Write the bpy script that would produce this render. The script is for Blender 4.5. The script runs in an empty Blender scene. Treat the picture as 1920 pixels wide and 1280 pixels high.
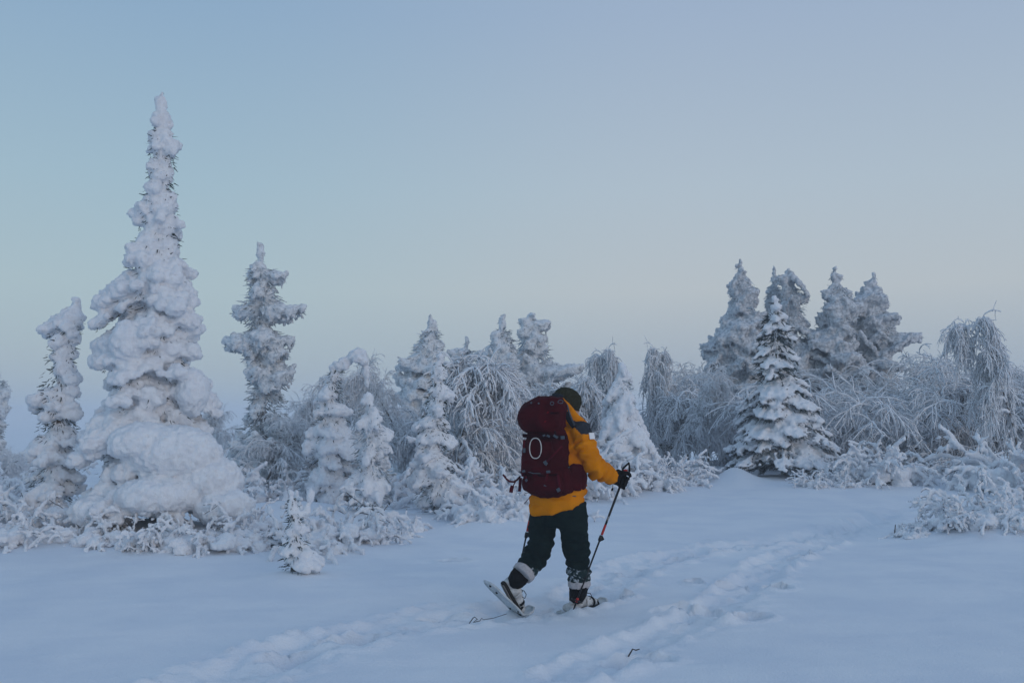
import bpy, math, random
import numpy as np
from mathutils import Vector

# ------------------------------------------------------------------ camera, world, sun, exposure
SC = bpy.context.scene
COL = SC.collection
F, CX, CY = 1867.0, 960.0, 640.0                  # focal length and centre in photo pixels (1920 x 1280)
CAMZ = 1.6
PITCH = math.atan(135.0 / F)                      # horizon at photo row 775

cam = bpy.data.cameras.new('camera'); cam.sensor_width = 36.0; cam.lens = 36.0 * F / 1920.0
cam.clip_start = 0.05; cam.clip_end = 6000
camo = bpy.data.objects.new('camera', cam); COL.objects.link(camo)
camo.location = (0, 0, CAMZ); camo.rotation_euler = (math.pi / 2 + PITCH, 0, 0)
SC.camera = camo

def lin(r, g, b):
    f = lambda c: (c / 255 / 12.92) if c / 255 <= 0.04045 else ((c / 255 + 0.055) / 1.055) ** 2.4
    return (f(r), f(g), f(b), 1.0)

SUN_EL, SUN_AZ = math.radians(11), math.radians(145)      # low, behind the camera and to its right (azimuth from +y towards +x)
W = bpy.data.worlds.new('World'); SC.world = W; W.use_nodes = True
nt = W.node_tree; N = nt.nodes; L = nt.links; N.clear()
out = N.new('ShaderNodeOutputWorld'); bg = N.new('ShaderNodeBackground'); L.new(bg.outputs[0], out.inputs[0])
sky = N.new('ShaderNodeTexSky'); sky.sky_type = 'NISHITA'; sky.sun_disc = False
sky.sun_elevation = math.radians(3); sky.sun_rotation = SUN_AZ
skm = N.new('ShaderNodeVectorMath'); skm.operation = 'SCALE'; skm.inputs['Scale'].default_value = 0.12
L.new(sky.outputs[0], skm.inputs[0])
tc = N.new('ShaderNodeTexCoord'); sep = N.new('ShaderNodeSeparateXYZ'); L.new(tc.outputs['Generated'], sep.inputs[0])
def ramp(stops):
    r = N.new('ShaderNodeValToRGB'); e = r.color_ramp.elements
    mp = N.new('ShaderNodeMapRange'); mp.inputs[1].default_value = -0.2; mp.inputs[2].default_value = 1.0
    L.new(sep.outputs[2], mp.inputs[0]); L.new(mp.outputs[0], r.inputs[0])
    while len(e) < len(stops): e.new(0.5)
    for k, (z, c) in enumerate(stops): e[k].position = (z + 0.2) / 1.2; e[k].color = lin(*c)
    return r
# twilight sky opposite the sun: grey-blue foot, faint warm band, clear blue above
rampL = ramp([(-0.2, (158, 176, 196)), (0.0, (160, 180, 197)), (0.05, (168, 187, 199)), (0.12, (172, 194, 204)), (0.22, (162, 190, 207)), (0.38, (143, 174, 204)), (1.0, (136, 166, 204))])
rampR = ramp([(-0.2, (158, 174, 196)), (0.0, (160, 175, 194)), (0.05, (168, 182, 196)), (0.12, (188, 197, 204)), (0.22, (180, 196, 210)), (0.38, (162, 182, 208)), (1.0, (136, 166, 204))])
mx = N.new('ShaderNodeMapRange'); mx.inputs[1].default_value = -0.35; mx.inputs[2].default_value = 0.2
mx.interpolation_type = 'SMOOTHSTEP'; L.new(sep.outputs[0], mx.inputs[0])
m1 = N.new('ShaderNodeMix'); m1.data_type = 'RGBA'; L.new(mx.outputs[0], m1.inputs[0])
L.new(rampL.outputs[0], m1.inputs[6]); L.new(rampR.outputs[0], m1.inputs[7])
m2 = N.new('ShaderNodeMix'); m2.data_type = 'RGBA'; m2.inputs[0].default_value = 0.9
L.new(skm.outputs[0], m2.inputs[6]); L.new(m1.outputs[2], m2.inputs[7]); L.new(m2.outputs[2], bg.inputs[0])
bg.inputs[1].default_value = 1.0

sl = bpy.data.lights.new('sun', 'SUN'); sl.energy = 0.55; sl.angle = math.radians(28); sl.color = (1.0, 0.86, 0.76)
so = bpy.data.objects.new('sun', sl); COL.objects.link(so)
sd = Vector((math.sin(SUN_AZ) * math.cos(SUN_EL), math.cos(SUN_AZ) * math.cos(SUN_EL), math.sin(SUN_EL)))
so.rotation_euler = (-sd).to_track_quat('-Z', 'Y').to_euler(); so.location = sd * 50

vs = SC.view_settings; vs.view_transform = 'Standard'; vs.look = 'None'; vs.gamma = 1; vs.exposure = 0.0; vs.use_curve_mapping = False
cy = SC.cycles
cy.use_denoising = True; cy.max_bounces = 6; cy.diffuse_bounces = 4; cy.glossy_bounces = 2; cy.volume_bounces = 2
cy.transmission_bounces = 2; cy.transparent_max_bounces = 4
cy.use_adaptive_sampling = True; cy.adaptive_threshold = 0.015

# ------------------------------------------------------------------ photo pixel -> place
ct, st = math.cos(PITCH), math.sin(PITCH)
def ray(px, py):
    a, b = (px - CX) / F, (CY - py) / F
    return np.array([a, ct - b * st, st + b * ct])
def at(px, py, Y):                                  # the point on that sight line at distance Y
    d = ray(px, py); return np.array([0, 0, CAMZ]) + d * (Y / d[1])
def on_ground(px, py, z=0.0):
    d = ray(px, py); return np.array([0, 0, CAMZ]) + d * ((z - CAMZ) / d[2])

# ------------------------------------------------------------------ numpy noise
def _hash(ix, iy, iz, seed):
    h = (ix * 374761393 + iy * 668265263 + iz * 2147483647 + seed * 974634777) & 0xFFFFFFFF
    h = ((h ^ (h >> 13)) * 1274126177) & 0xFFFFFFFF
    h = ((h ^ (h >> 16)) * 2246822519) & 0xFFFFFFFF
    return ((h ^ (h >> 15)) & 0xFFFFFF) / float(0x7FFFFF) - 1.0
def vnoise(p, seed=0):
    i = np.floor(p).astype(np.int64); f = p - i; u = f * f * (3 - 2 * f)
    r = 0
    for dx in (0, 1):
        wx = u[:, 0] if dx else 1 - u[:, 0]
        for dy in (0, 1):
            wy = u[:, 1] if dy else 1 - u[:, 1]
            for dz in (0, 1):
                wz = u[:, 2] if dz else 1 - u[:, 2]
                r = r + wx * wy * wz * _hash(i[:, 0] + dx, i[:, 1] + dy, i[:, 2] + dz, seed)
    return r
def fbm(p, octaves=3, seed=0, gain=0.5):
    a, s, t = 1.0, 0.0, 0.0
    for k in range(octaves):
        s = s + a * vnoise(p * (2.03 ** k) + 17.3 * k, seed + k); t += a; a *= gain
    return s / t
def noise2(x, y, f, seed=0, octaves=2):
    sh = x.shape
    p = np.stack([x.ravel() * f, y.ravel() * f, np.full(x.size, 0.37)], 1)
    return fbm(p, octaves, seed).reshape(sh)

# ------------------------------------------------------------------ mesh helpers
def mesh(name, V, Fc, smooth=True):
    V = np.asarray(V, np.float32); Fc = np.asarray(Fc, np.int32)
    me = bpy.data.meshes.new(name); k = Fc.shape[1]; n = Fc.shape[0]
    me.vertices.add(len(V)); me.vertices.foreach_set('co', V.ravel())
    me.loops.add(n * k); me.loops.foreach_set('vertex_index', Fc.ravel())
    me.polygons.add(n); me.polygons.foreach_set('loop_start', np.arange(0, n * k, k, dtype=np.int32))
    if smooth: me.polygons.foreach_set('use_smooth', np.ones(n, bool))
    me.update(calc_edges=True); return me
def obj(name, me, mat, parent=None):
    o = bpy.data.objects.new(name, me); COL.objects.link(o)
    if mat and not me.materials: me.materials.append(mat)
    if parent: o.parent = parent
    return o
def tag(o, label, cat, group=None, kind=None):
    if label: o['label'] = label
    if cat: o['category'] = cat
    if group: o['group'] = group
    if kind: o['kind'] = kind
    return o
def thing(name, label, cat, loc=(0, 0, 0), rz=0.0, group=None):
    o = bpy.data.objects.new(name, None); COL.objects.link(o); o.empty_display_size = 0.2
    o.location = loc; o.rotation_euler = (0, 0, rz); return tag(o, label, cat, group)
def copy_tree(o, parent=None):
    c = o.copy(); COL.objects.link(c); c.parent = parent
    for ch in o.children: copy_tree(ch, c)
    return c

def remesh(V, Fc, voxel, smooth=0, sf=0.5):
    me = mesh('tmp', V, Fc); o = bpy.data.objects.new('tmp', me); COL.objects.link(o)
    m = o.modifiers.new('r', 'REMESH'); m.mode = 'VOXEL'; m.voxel_size = voxel; m.adaptivity = 0
    if smooth:
        s = o.modifiers.new('s', 'SMOOTH'); s.iterations = smooth; s.factor = sf
    dg = bpy.context.evaluated_depsgraph_get(); e = o.evaluated_get(dg); em = e.to_mesh()
    nv, nf = len(em.vertices), len(em.polygons)
    v = np.empty(nv * 3, np.float32); em.vertices.foreach_get('co', v)
    nn = np.empty(nv * 3, np.float32); em.vertex_normals.foreach_get('vector', nn)
    f = np.empty(nf * 4, np.int32); em.loops.foreach_get('vertex_index', f)
    e.to_mesh_clear(); bpy.data.objects.remove(o); bpy.data.meshes.remove(me)
    return v.reshape(-1, 3).astype(float), f.reshape(-1, 4), nn.reshape(-1, 3).astype(float)

def ico(sub):
    import bmesh
    bm = bmesh.new(); bmesh.ops.create_icosphere(bm, subdivisions=sub, radius=1.0)
    v = np.array([x.co[:] for x in bm.verts]); f = np.array([[y.index for y in x.verts] for x in bm.faces]); bm.free()
    return v, f
ICO = {1: ico(1), 2: ico(2), 3: ico(3)}
def blobs(C, R, yaw=None, sub=1):
    v, f = ICO[sub]; C = np.asarray(C, float); R = np.asarray(R, float)
    if R.ndim == 1: R = np.stack([R, R, R], 1)
    n = len(C); yaw = np.zeros(n) if yaw is None else np.asarray(yaw)
    q = v[None] * R[:, None, :]
    c, s = np.cos(yaw)[:, None], np.sin(yaw)[:, None]
    q = np.stack([q[..., 0] * c - q[..., 1] * s, q[..., 0] * s + q[..., 1] * c, q[..., 2]], -1) + C[:, None]
    ff = f[None] + (np.arange(n) * len(v))[:, None, None]
    return q.reshape(-1, 3), ff.reshape(-1, 3)
def tubes(P, R, sides=4, cap=True):
    """P (N,K,3) polylines, R (N,K) radii -> quads"""
    P = np.asarray(P, float); R = np.asarray(R, float); n, k, _ = P.shape
    T = np.gradient(P, axis=1); T /= np.linalg.norm(T, axis=2, keepdims=True) + 1e-9
    ref = np.where(np.abs(T[..., 2:3]) > 0.9, np.array([1.0, 0.13, 0]), np.array([0.07, 0.11, 1.0]))
    U = np.cross(T, ref); U /= np.linalg.norm(U, axis=2, keepdims=True) + 1e-9
    Wv = np.cross(T, U)
    a = np.arange(sides) * 2 * math.pi / sides
    ring = P[:, :, None] + R[:, :, None, None] * (np.cos(a)[None, None, :, None] * U[:, :, None] + np.sin(a)[None, None, :, None] * Wv[:, :, None])
    V = ring.reshape(-1, 3)
    i = np.arange(n)[:, None, None] * k * sides + np.arange(k - 1)[None, :, None] * sides
    j = np.arange(sides)[None, None, :]; j2 = (j + 1) % sides
    Q = np.stack([i + j, i + j2, i + sides + j2, i + sides + j], -1).reshape(-1, 4)
    if cap:
        if sides == 4:
            b0 = np.arange(n)[:, None] * k * sides; e0 = b0 + (k - 1) * sides
            Q = np.concatenate([Q, b0 + np.array([[3, 2, 1, 0]]), e0 + np.array([[0, 1, 2, 3]])])
    return V, Q
def merge(parts):
    Vs, Fs, o = [], [], 0
    if len({np.asarray(f).shape[1] for v, f in parts}) > 1:
        parts = [(v, f if np.asarray(f).shape[1] == 3 else np.concatenate([np.asarray(f)[:, [0, 1, 2]], np.asarray(f)[:, [0, 2, 3]]])) for v, f in parts]
    for v, f in parts:
        Vs.append(v); Fs.append(np.asarray(f) + o); o += len(v)
    return np.concatenate(Vs), np.concatenate(Fs)
def grow(S, Dr, Ln, K, grav, wig, rng):
    """vectorised drooping shoots: starts, directions, lengths -> (N,K,3)"""
    n = len(S); P = np.zeros((n, K, 3)); P[:, 0] = S; d = Dr / (np.linalg.norm(Dr, axis=1, keepdims=True) + 1e-9)
    for k in range(1, K):
        d = d + rng.normal(0, wig, (n, 3)); d[:, 2] -= grav if np.isscalar(grav) else grav[:, None][:, 0]
        d /= np.linalg.norm(d, axis=1, keepdims=True); P[:, k] = P[:, k - 1] + d * (Ln / (K - 1))[:, None]
    return P
def pick(P, s):
    """points and tangents on polylines P at parameter s (one each)"""
    k = P.shape[1]; x = s * (k - 1); i = np.minimum(x.astype(int), k - 2); f = (x - i)[:, None]; r = np.arange(len(P))
    a, b = P[r, i], P[r, i + 1]; return a + (b - a) * f, (b - a) / (np.linalg.norm(b - a, axis=1, keepdims=True) + 1e-9)

# ------------------------------------------------------------------ materials
def mat(name, col, rough=0.8, col2=None, scale=8.0, bump=0.0, bscale=40.0, spec=0.3, lo=0.4, hi=0.6, metal=0.0, detail=4, sheen=0.0):
    m = bpy.data.materials.new(name); m.use_nodes = True; n = m.node_tree.nodes; l = m.node_tree.links
    b = n['Principled BSDF']; b.inputs['Roughness'].default_value = rough; b.inputs['Specular IOR Level'].default_value = spec
    b.inputs['Metallic'].default_value = metal; b.inputs['Base Color'].default_value = (*col, 1)
    if sheen: b.inputs['Sheen Weight'].default_value = sheen
    g = n.new('ShaderNodeNewGeometry')
    if col2 is not None:
        t = n.new('ShaderNodeTexNoise'); t.inputs['Scale'].default_value = scale; t.inputs['Detail'].default_value = detail
        l.new(g.outputs['Position'], t.inputs['Vector'])
        mr = n.new('ShaderNodeMapRange'); mr.inputs[1].default_value = lo; mr.inputs[2].default_value = hi; l.new(t.outputs[0], mr.inputs[0])
        x = n.new('ShaderNodeMix'); x.data_type = 'RGBA'; x.inputs[6].default_value = (*col, 1); x.inputs[7].default_value = (*col2, 1)
        l.new(mr.outputs[0], x.inputs[0]); l.new(x.outputs[2], b.inputs['Base Color'])
    if bump:
        t = n.new('ShaderNodeTexNoise'); t.inputs['Scale'].default_value = bscale; t.inputs['Detail'].default_value = 3
        l.new(g.outputs['Position'], t.inputs['Vector'])
        u = n.new('ShaderNodeBump'); u.inputs['Strength'].default_value = 1.0; u.inputs['Distance'].default_value = bump
        l.new(t.outputs[0], u.inputs['Height']); l.new(u.outputs[0], b.inputs['Normal'])
    return m
M = {}
M['ground'] = mat('snow_ground', (0.80, 0.83, 0.87), 0.75, (0.74, 0.78, 0.84), 1.3, 0.006, 55, 0.25)
M['snow'] = mat('snow_load', (0.84, 0.86, 0.89), 0.8, (0.78, 0.80, 0.84), 9, 0.012, 60, 0.2)
M['rime'] = mat('rime', (0.78, 0.81, 0.84), 0.85, (0.52, 0.56, 0.60), 16, 0.015, 45, 0.2, 0.48, 0.66)
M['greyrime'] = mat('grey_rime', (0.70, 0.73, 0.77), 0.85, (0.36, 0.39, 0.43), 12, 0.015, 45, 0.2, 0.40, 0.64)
M['frost'] = mat('hoar_frost', (0.84, 0.86, 0.89), 0.85, (0.66, 0.69, 0.73), 22, 0.0, 40, 0.2, 0.45, 0.7)
M['needle'] = mat('spruce_needles', (0.020, 0.032, 0.030), 0.8, (0.16, 0.19, 0.20), 14, 0, 40, 0.2, 0.46, 0.72)
M['rneedle'] = mat('rimed_needles', (0.16, 0.19, 0.20), 0.85, (0.66, 0.70, 0.74), 12, 0, 40, 0.2, 0.34, 0.58)
M['bark'] = mat('frosted_bark', (0.10, 0.085, 0.075), 0.9, (0.5, 0.53, 0.57), 9, 0.006, 60, 0.2, 0.42, 0.58)
M['twig'] = mat('dark_twig', (0.035, 0.028, 0.024), 0.85, (0.10, 0.09, 0.09), 40)

# ------------------------------------------------------------------ ground
MOUNDS = []                                          # (x, y, height, radius) collars of drifted snow
def far_fall(r):
    t = np.clip((r - 30.0) / 110.0, 0, 1); return -6.0 * (t * t * (3 - 2 * t))
def gz0(x, y):
    r = np.hypot(x, y)
    z = 0.09 * noise2(x, y, 0.22, 3, 2) * np.clip((r - 3) / 6, 0, 1) + 0.035 * noise2(x, y, 0.75, 5, 2)
    z = z + 0.8 * noise2(x, y, 0.018, 9, 2) * np.clip((r - 45) / 60, 0, 1)
    z = z * (1 - 0.85 * np.exp(-(((x - 0.3) / 1.3) ** 2 + ((y - 8.1) / 1.0) ** 2)))
    z = z + far_fall(r)
    z = z + 0.22 * np.exp(-(((x - 8.5) / 4.5) ** 2 + ((y - 21.5) / 2.6) ** 2))     # low swell the right-hand spruce stands on
    return z
def gz(x, y):
    x = np.asarray(x, float); y = np.asarray(y, float); z = gz0(x, y)
    for (mx_, my_, h, r) in MOUNDS: z = z + h * np.exp(-((x - mx_) ** 2 + (y - my_) ** 2) / (r * r))
    return z
def gz1(x, y): return float(gz(np.array([x]), np.array([y]))[0])

def polyline_dist(x, y, pts):
    best = np.full(x.shape, 1e9); sgn = np.zeros(x.shape); par = np.zeros(x.shape); acc = 0.0
    for (a, b) in zip(pts[:-1], pts[1:]):
        d = b - a; l2 = (d ** 2).sum(); ln = math.sqrt(l2)
        t = np.clip(((x - a[0]) * d[0] + (y - a[1]) * d[1]) / l2, 0, 1)
        ex, ey = x - a[0] - t * d[0], y - a[1] - t * d[1]; q = np.hypot(ex, ey)
        k = q < best; best = np.where(k, q, best); sgn = np.where(k, np.sign(d[0] * ey - d[1] * ex), sgn); par = np.where(k, acc + t * ln, par)
        acc += ln
    return best, sgn, par
def smooth_pts(pp, n=8):
    P = np.array([on_ground(*p)[:2] for p in pp]); out = []
    for i in range(len(P) - 1):
        p0, p1, p2, p3 = P[max(i - 1, 0)], P[i], P[i + 1], P[min(i + 2, len(P) - 1)]
        for t in np.arange(n) / n:
            out.append(0.5 * (2 * p1 + (p2 - p0) * t + (2 * p0 - 5 * p1 + 4 * p2 - p3) * t * t + (3 * p1 - p0 - 3 * p2 + p3) * t ** 3))
    out.append(P[-1]); return np.array(out)
TRAILS = [   # photo pixels along each beaten track, half width, depth
    ([(330, 1300), (470, 1252), (600, 1215), (720, 1185), (820, 1168), (930, 1150), (1010, 1140), (1090, 1132), (1140, 1092), (1230, 1056), (1340, 1030), (1450, 1014), (1560, 992), (1650, 968), (1760, 940)], 0.27, 0.060),
    ([(1060, 1262), (1180, 1215), (1290, 1172), (1380, 1122), (1440, 1072), (1500, 1036), (1580, 1000), (1660, 966)], 0.20, 0.045)]
PRINTS = [   # px, py, half length, half width, depth, heading (deg from +x)
    (1200, 1238, 0.21, 0.13, 0.15, 5), (1393, 1168, 0.22, 0.11, 0.16, 20), (1456, 1108, 0.15, 0.12, 0.20, 70), (1146, 1127, 0.20, 0.08, 0.07, 5),
    (1300, 1100, 0.09, 0.07, 0.06, 40), (1262, 1150, 0.18, 0.10, 0.07, 35), (1320, 1152, 0.16, 0.10, 0.08, 45), (1372, 1105, 0.17, 0.10, 0.09, 50), (1500, 1052, 0.18, 0.11, 0.09, 40),
    (1180, 1075, 0.2, 0.1, 0.07, 30), (1270, 1048, 0.2, 0.11, 0.08, 35), (1360, 1035, 0.2, 0.11, 0.08, 35), (1430, 1022, 0.2, 0.11, 0.07, 30), (1600, 985, 0.2, 0.11, 0.07, 30),
    (840, 1160, 0.2, 0.1, 0.06, 20), (700, 1195, 0.24, 0.12, 0.08, 25), (560, 1228, 0.24, 0.12, 0.08, 25), (640, 1205, 0.18, 0.09, 0.06, 25), (1310, 1010, 0.12, 0.06, 0.04, 10), (850, 1055, 0.16, 0.09, 0.04, 0), (1105, 1106, 0.1, 0.08, 0.05, 20)]
TR = [(smooth_pts(p), w, d) for p, w, d in TRAILS]
def carve(x, y):
    """beaten tracks and single prints pressed into the snow"""
    z = np.zeros(x.shape); m = (np.abs(x) < 14) & (y > 3) & (y < 26); X, Y = x[m], y[m]; q = np.zeros(X.shape)
    ch = noise2(X, Y, 5.5, 21, 3); ch2 = noise2(X, Y, 13, 23, 2); wob = noise2(X, Y, 1.7, 22, 2)
    for pts, w, d in TR:
        di, sg, pa = polyline_dist(X, Y, pts); ww = w * (1 + 0.45 * wob)
        t = np.clip(di / ww, 0, 2.2); inside = 1 / (1 + np.exp((t - 0.85) * 11))
        steps = 0.5 + 0.5 * np.sin(pa * 2 * math.pi / 0.62 + 2.2 * np.sign(sg) * 0.75)
        q -= d * inside * (0.45 + 0.6 * steps + 1.1 * ch) - inside * 0.034 * ch2
        q += 0.034 * np.exp(-((t - 1.25) / 0.35) ** 2) * np.clip(0.4 + 2.0 * ch + 1.2 * ch2, -0.3, 2)
    for (px, py, hl, hw, dp, ang) in PRINTS:
        c = on_ground(px, py); a = math.radians(ang); dx, dy = X - c[0], Y - c[1]
        u = (dx * math.cos(a) + dy * math.sin(a)) / hl; v = (-dx * math.sin(a) + dy * math.cos(a)) / hw
        r = np.sqrt(u * u + v * v) * (1 + 0.22 * ch + 0.1 * ch2)
        q -= dp / (1 + np.exp((r - 0.95) * 26)) * (1 + 0.25 * ch2); q += 0.022 * np.exp(-((r - 1.25) / 0.22) ** 2) * (1 + ch)
    z[m] = q; return z

def axis_steps(dense0, dense1, step, far):
    a = list(np.arange(dense0, dense1 + 1e-6, step)); s = step; v = dense1
    while v < far: s = min(s * 1.10, 60); v += s; a.append(v)
    return a
def build_ground():
    yr = axis_steps(5.2, 12.5, 0.032, 1400); yb = [-x for x in axis_steps(-5.0, -4.9, 0.05, 200)][::-1]
    ys = np.array(sorted(set([round(v, 4) for v in yb[:-2]] + [round(v, 4) for v in yr])))
    xr = axis_steps(0, 5.6, 0.036, 1300); xl = [-v for v in axis_steps(0, 4.0, 0.040, 1300)][::-1]
    xs = np.array(xl[:-1] + xr)
    X, Y = np.meshgrid(xs, ys); Z = gz(X, Y) + carve(X, Y)
    near = (np.hypot(X, Y) < 40)
    rip = noise2(X * 0.35 + Y * 0.12, Y * 2.2 - X * 0.3, 1.6, 31, 3)
    Z = Z + 0.012 * rip * near + 0.004 * noise2(X, Y, 9, 41, 2) * near
    nx = len(xs); i = np.arange(len(ys) - 1)[:, None] * nx + np.arange(nx - 1)[None]
    Q = np.stack([i, i + 1, i + nx + 1, i + nx], -1).reshape(-1, 4)
    return mesh('ground', np.stack([X, Y, Z], -1).reshape(-1, 3), Q)

# ------------------------------------------------------------------ conifers
def needles(P, Dv, Ln, Wd, rng):
    n = len(P); Dv = Dv / (np.linalg.norm(Dv, axis=1, keepdims=True) + 1e-9)
    s = np.cross(Dv, rng.normal(size=(n, 3))); s /= np.linalg.norm(s, axis=1, keepdims=True) + 1e-9
    a = P - s * Wd[:, None] / 2; b = P + s * Wd[:, None] / 2; t = P + Dv * Ln[:, None]
    V = np.stack([a, b, t + s * Wd[:, None] * 0.2, t - s * Wd[:, None] * 0.2], 1).reshape(-1, 3)
    return V, np.arange(n * 4).reshape(-1, 4)

STYLE = {
    # r0 pad radius, droop, side spread, lobes, dens branches per metre of tip circumference, spikes per branch, voxel factor, disp, drape
    'laden': dict(nl=0.042, r0=0.125, droop=0.55, side=0.34, lob=3, dens=8.5, spike=46, disp=0.030, drape=0, miss=0.12, zs=0.85, smat='snow', nmat='needle', sub=1),
    'rime':  dict(nl=0.10, r0=0.062, droop=0.10, dj=0.32, reach=(0.55, 1.18), side=0.36, lob=4, dens=8.5, spike=60, disp=0.034, drape=2, miss=0.15, zs=0.95, smat='rime', nmat='rneedle', sub=1),
    'green': dict(nl=0.085, r0=0.085, droop=0.50, side=0.34, lob=3, dens=7.5, spike=70, disp=0.022, drape=0, miss=0.22, zs=0.6, smat='snow', nmat='needle', sub=1),
    'drape': dict(nl=0.07, r0=0.085, droop=1.15, side=0.25, lob=2, dens=7.0, spike=12, disp=0.018, drape=3, miss=0.10, zs=1.3, smat='snow', nmat='rneedle', sub=1),
}
def conifer(name, label, cat, D, axis, rows, style, seed, voxel=None, group=None, extras=(), r0=None, dens=None, scale_top=1.0, **over):
    S = dict(STYLE[style]); S.update(over); rng = np.random.default_rng(seed)
    if r0: S['r0'] = r0
    if dens: S['dens'] = dens
    voxel = voxel or max(0.018, D / 996.0 * 1.45)
    axis = sorted(axis); bpx = axis[-1][1]; base = at(bpx, 775, D); zb = gz1(base[0], base[1]) - 0.04
    k = D / F
    def zz(py): return at(960, py, D)[2] - zb
    rows = sorted(rows); Zr = np.array([zz(r[0]) for r in rows])[::-1]
    axp = lambda py: np.interp(py, [a[0] for a in axis], [a[1] for a in axis])
    WL = np.array([(axp(r[0]) - r[1]) * k for r in rows])[::-1]; WR = np.array([(r[2] - axp(r[0])) * k for r in rows])[::-1]
    Az = np.array([zz(a[0]) for a in axis])[::-1]; Ax = np.array([(a[1] - bpx) * k for a in axis])[::-1]
    if Zr[0] > 0.05: Zr = np.r_[0.02, Zr]; WL = np.r_[WL[0], WL]; WR = np.r_[WR[0], WR]
    H = Zr[-1]; ax = lambda z: np.interp(z, Az, Ax)
    WL, WR = WL * S.get('wide', 1.0), WR * S.get('wide', 1.0)
    zq = np.linspace(0, H, 160); kk = np.exp(-0.5 * (np.arange(-24, 25) / max(1.5, 0.12 / H * 160)) ** 2); kk /= kk.sum()
    smo = lambda A: np.convolve(np.pad(np.interp(zq, Zr, A), 24, mode='edge'), kk, 'valid')
    WLs, WRs = smo(WL) * 0.97, smo(WR) * 0.97
    WLs = np.minimum(WLs, np.interp(zq, Zr, WL) + 0.05); WRs = np.minimum(WRs, np.interp(zq, Zr, WR) + 0.05)
    wl = lambda z: np.interp(z, zq, WLs); wr = lambda z: np.interp(z, zq, WRs)
    C, R, NP, ND, NL = [], [], [], [], []
    zs = np.linspace(0.05, H * 0.985, 400); wd = (wl(zs) + wr(zs)) / 2
    pdf = wd + 0.16; pdf /= pdf.sum(); nb = int((wd.mean() * 2 + 0.2) * H * S['dens'] * 2.2)
    nb = max(nb, 24); forced = []
    for i in range(1, len(Zr) - 1):
        for Wq, a0 in ((WL, math.pi), (WR, 0.0)):
            if Wq[i] >= Wq[i - 1] and Wq[i] > Wq[i + 1]: forced += [(Zr[i], a0, Wq[i]), (Zr[i] + 0.02, a0 + rng.uniform(0.2, 0.5), Wq[i] * 0.95), (Zr[i] - 0.02, a0 - rng.uniform(0.2, 0.5), Wq[i] * 0.95)]
    for b in range(nb + len(forced)):
        zt = rng.choice(zs, p=pdf) + rng.normal(0, 0.01); ph = b * 2.39996 + rng.normal(0, 0.4)
        if b >= nb: zt, ph, wforce = forced[b - nb]
        c, s = math.cos(ph), math.sin(ph); wx = max(wr(zt) if c > 0 else wl(zt), 0.015); wy = max((wl(zt) + wr(zt)) / 2, 0.015)
        full = 1.0 / math.sqrt((c / wx) ** 2 + (s / wy) ** 2)
        if b >= nb: full = wforce
        inner = b < nb and rng.random() < 0.22
        r0 = min(S['r0'] * rng.uniform(0.65, 1.3), 0.035 + 0.45 * full)
        Rr = max(full * (rng.uniform(0.5, 0.8) if inner else rng.uniform(*S.get('reach', (0.86, 1.05)))) - r0 * 0.75, 0.01)
        dr = S['droop'] * rng.uniform(0.6, 1.3) + rng.normal(0, S.get('dj', 0.0)) * (b < nb); za = np.clip(zt + dr * Rr, 0.03, H - 0.02)
        n = max(2, int(Rr / (r0 * 0.62)) + 1); sv = np.linspace(0.12 if Rr > 0.15 else 0, 1, n)
        zp = za - (za - zt) * sv ** 1.5
        bend = rng.normal(0, 0.10) * Rr
        X = ax(zp) + c * Rr * sv - s * bend * sv ** 2; Y = s * Rr * sv + c * bend * sv ** 2
        P = np.stack([X, Y, zp], 1)
        keep = rng.random(n) > S['miss'] * (sv < 0.9)
        rad = r0 * (1.0 - 0.32 * sv) * rng.uniform(0.75, 1.25, n)
        C.append(P[keep] + np.array([0, 0, r0 * 0.25])); R.append(np.stack([rad, rad, rad * S['zs']], 1)[keep])
        fan = S['side'] * Rr * np.sin(np.pi * np.clip(0.18 + sv * 0.80, 0, 1))
        lat = np.array([-s, c, 0.0]); outd = np.array([c, s, 0.0])
        for q in range(S['lob']):
            sg = 1 if q % 2 else -1; off = sg * fan * rng.uniform(0.45, 1.05, n); kp = (np.abs(off) > 0.4 * r0) & (rng.random(n) > S['miss'] * 1.6)
            Pl = P + lat * off[:, None] + outd * (np.abs(off) * 0.35)[:, None]; Pl[:, 2] -= np.abs(off) * (0.25 + 0.3 * S['droop']) + rng.uniform(0, 0.02, n)
            rl = rad * rng.uniform(0.6, 1.0, n)
            C.append(Pl[kp]); R.append(np.stack([rl, rl, rl * S['zs']], 1)[kp])
            Pm = (P + Pl) / 2; far_ = kp & (np.abs(off) > 1.4 * r0)
            C.append(Pm[far_]); R.append(np.stack([rl, rl, rl * S['zs']], 1)[far_] * 0.85)
            for dd in range(S['drape']):
                kd = kp & (rng.random(n) < 0.55); dz = r0 * (0.9 + 0.9 * dd) * rng.uniform(0.7, 1.2, n)
                Pd = Pl.copy(); Pd[:, 2] -= dz; rd = rl * (0.8 - 0.17 * dd)
                C.append(Pd[kd]); R.append(np.stack([rd * 0.75, rd * 0.75, rd * 1.25], 1)[kd])
            # bare shoots showing beneath the pads
            m = max(1, int(S['spike'] * Rr / 0.6 / S['lob'])); cand = np.flatnonzero(kp) if kp.any() else np.arange(n); si = rng.choice(cand, m); wv = rng.uniform(0, 1, m)
            Pn = P[si] + (Pl[si] - P[si]) * wv[:, None]; Pn[:, 2] -= r0 * rng.uniform(0.35, 0.95, m)
            NP.append(Pn); ND.append(outd * rng.uniform(0.2, 1.2, m)[:, None] + lat * (sg * rng.uniform(-0.2, 0.9, m))[:, None] + np.array([0, 0, -1.0]) * rng.uniform(0.0, 0.9, m)[:, None]); NL.append(S['nl'] * rng.uniform(0.55, 1.3, m))
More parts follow.
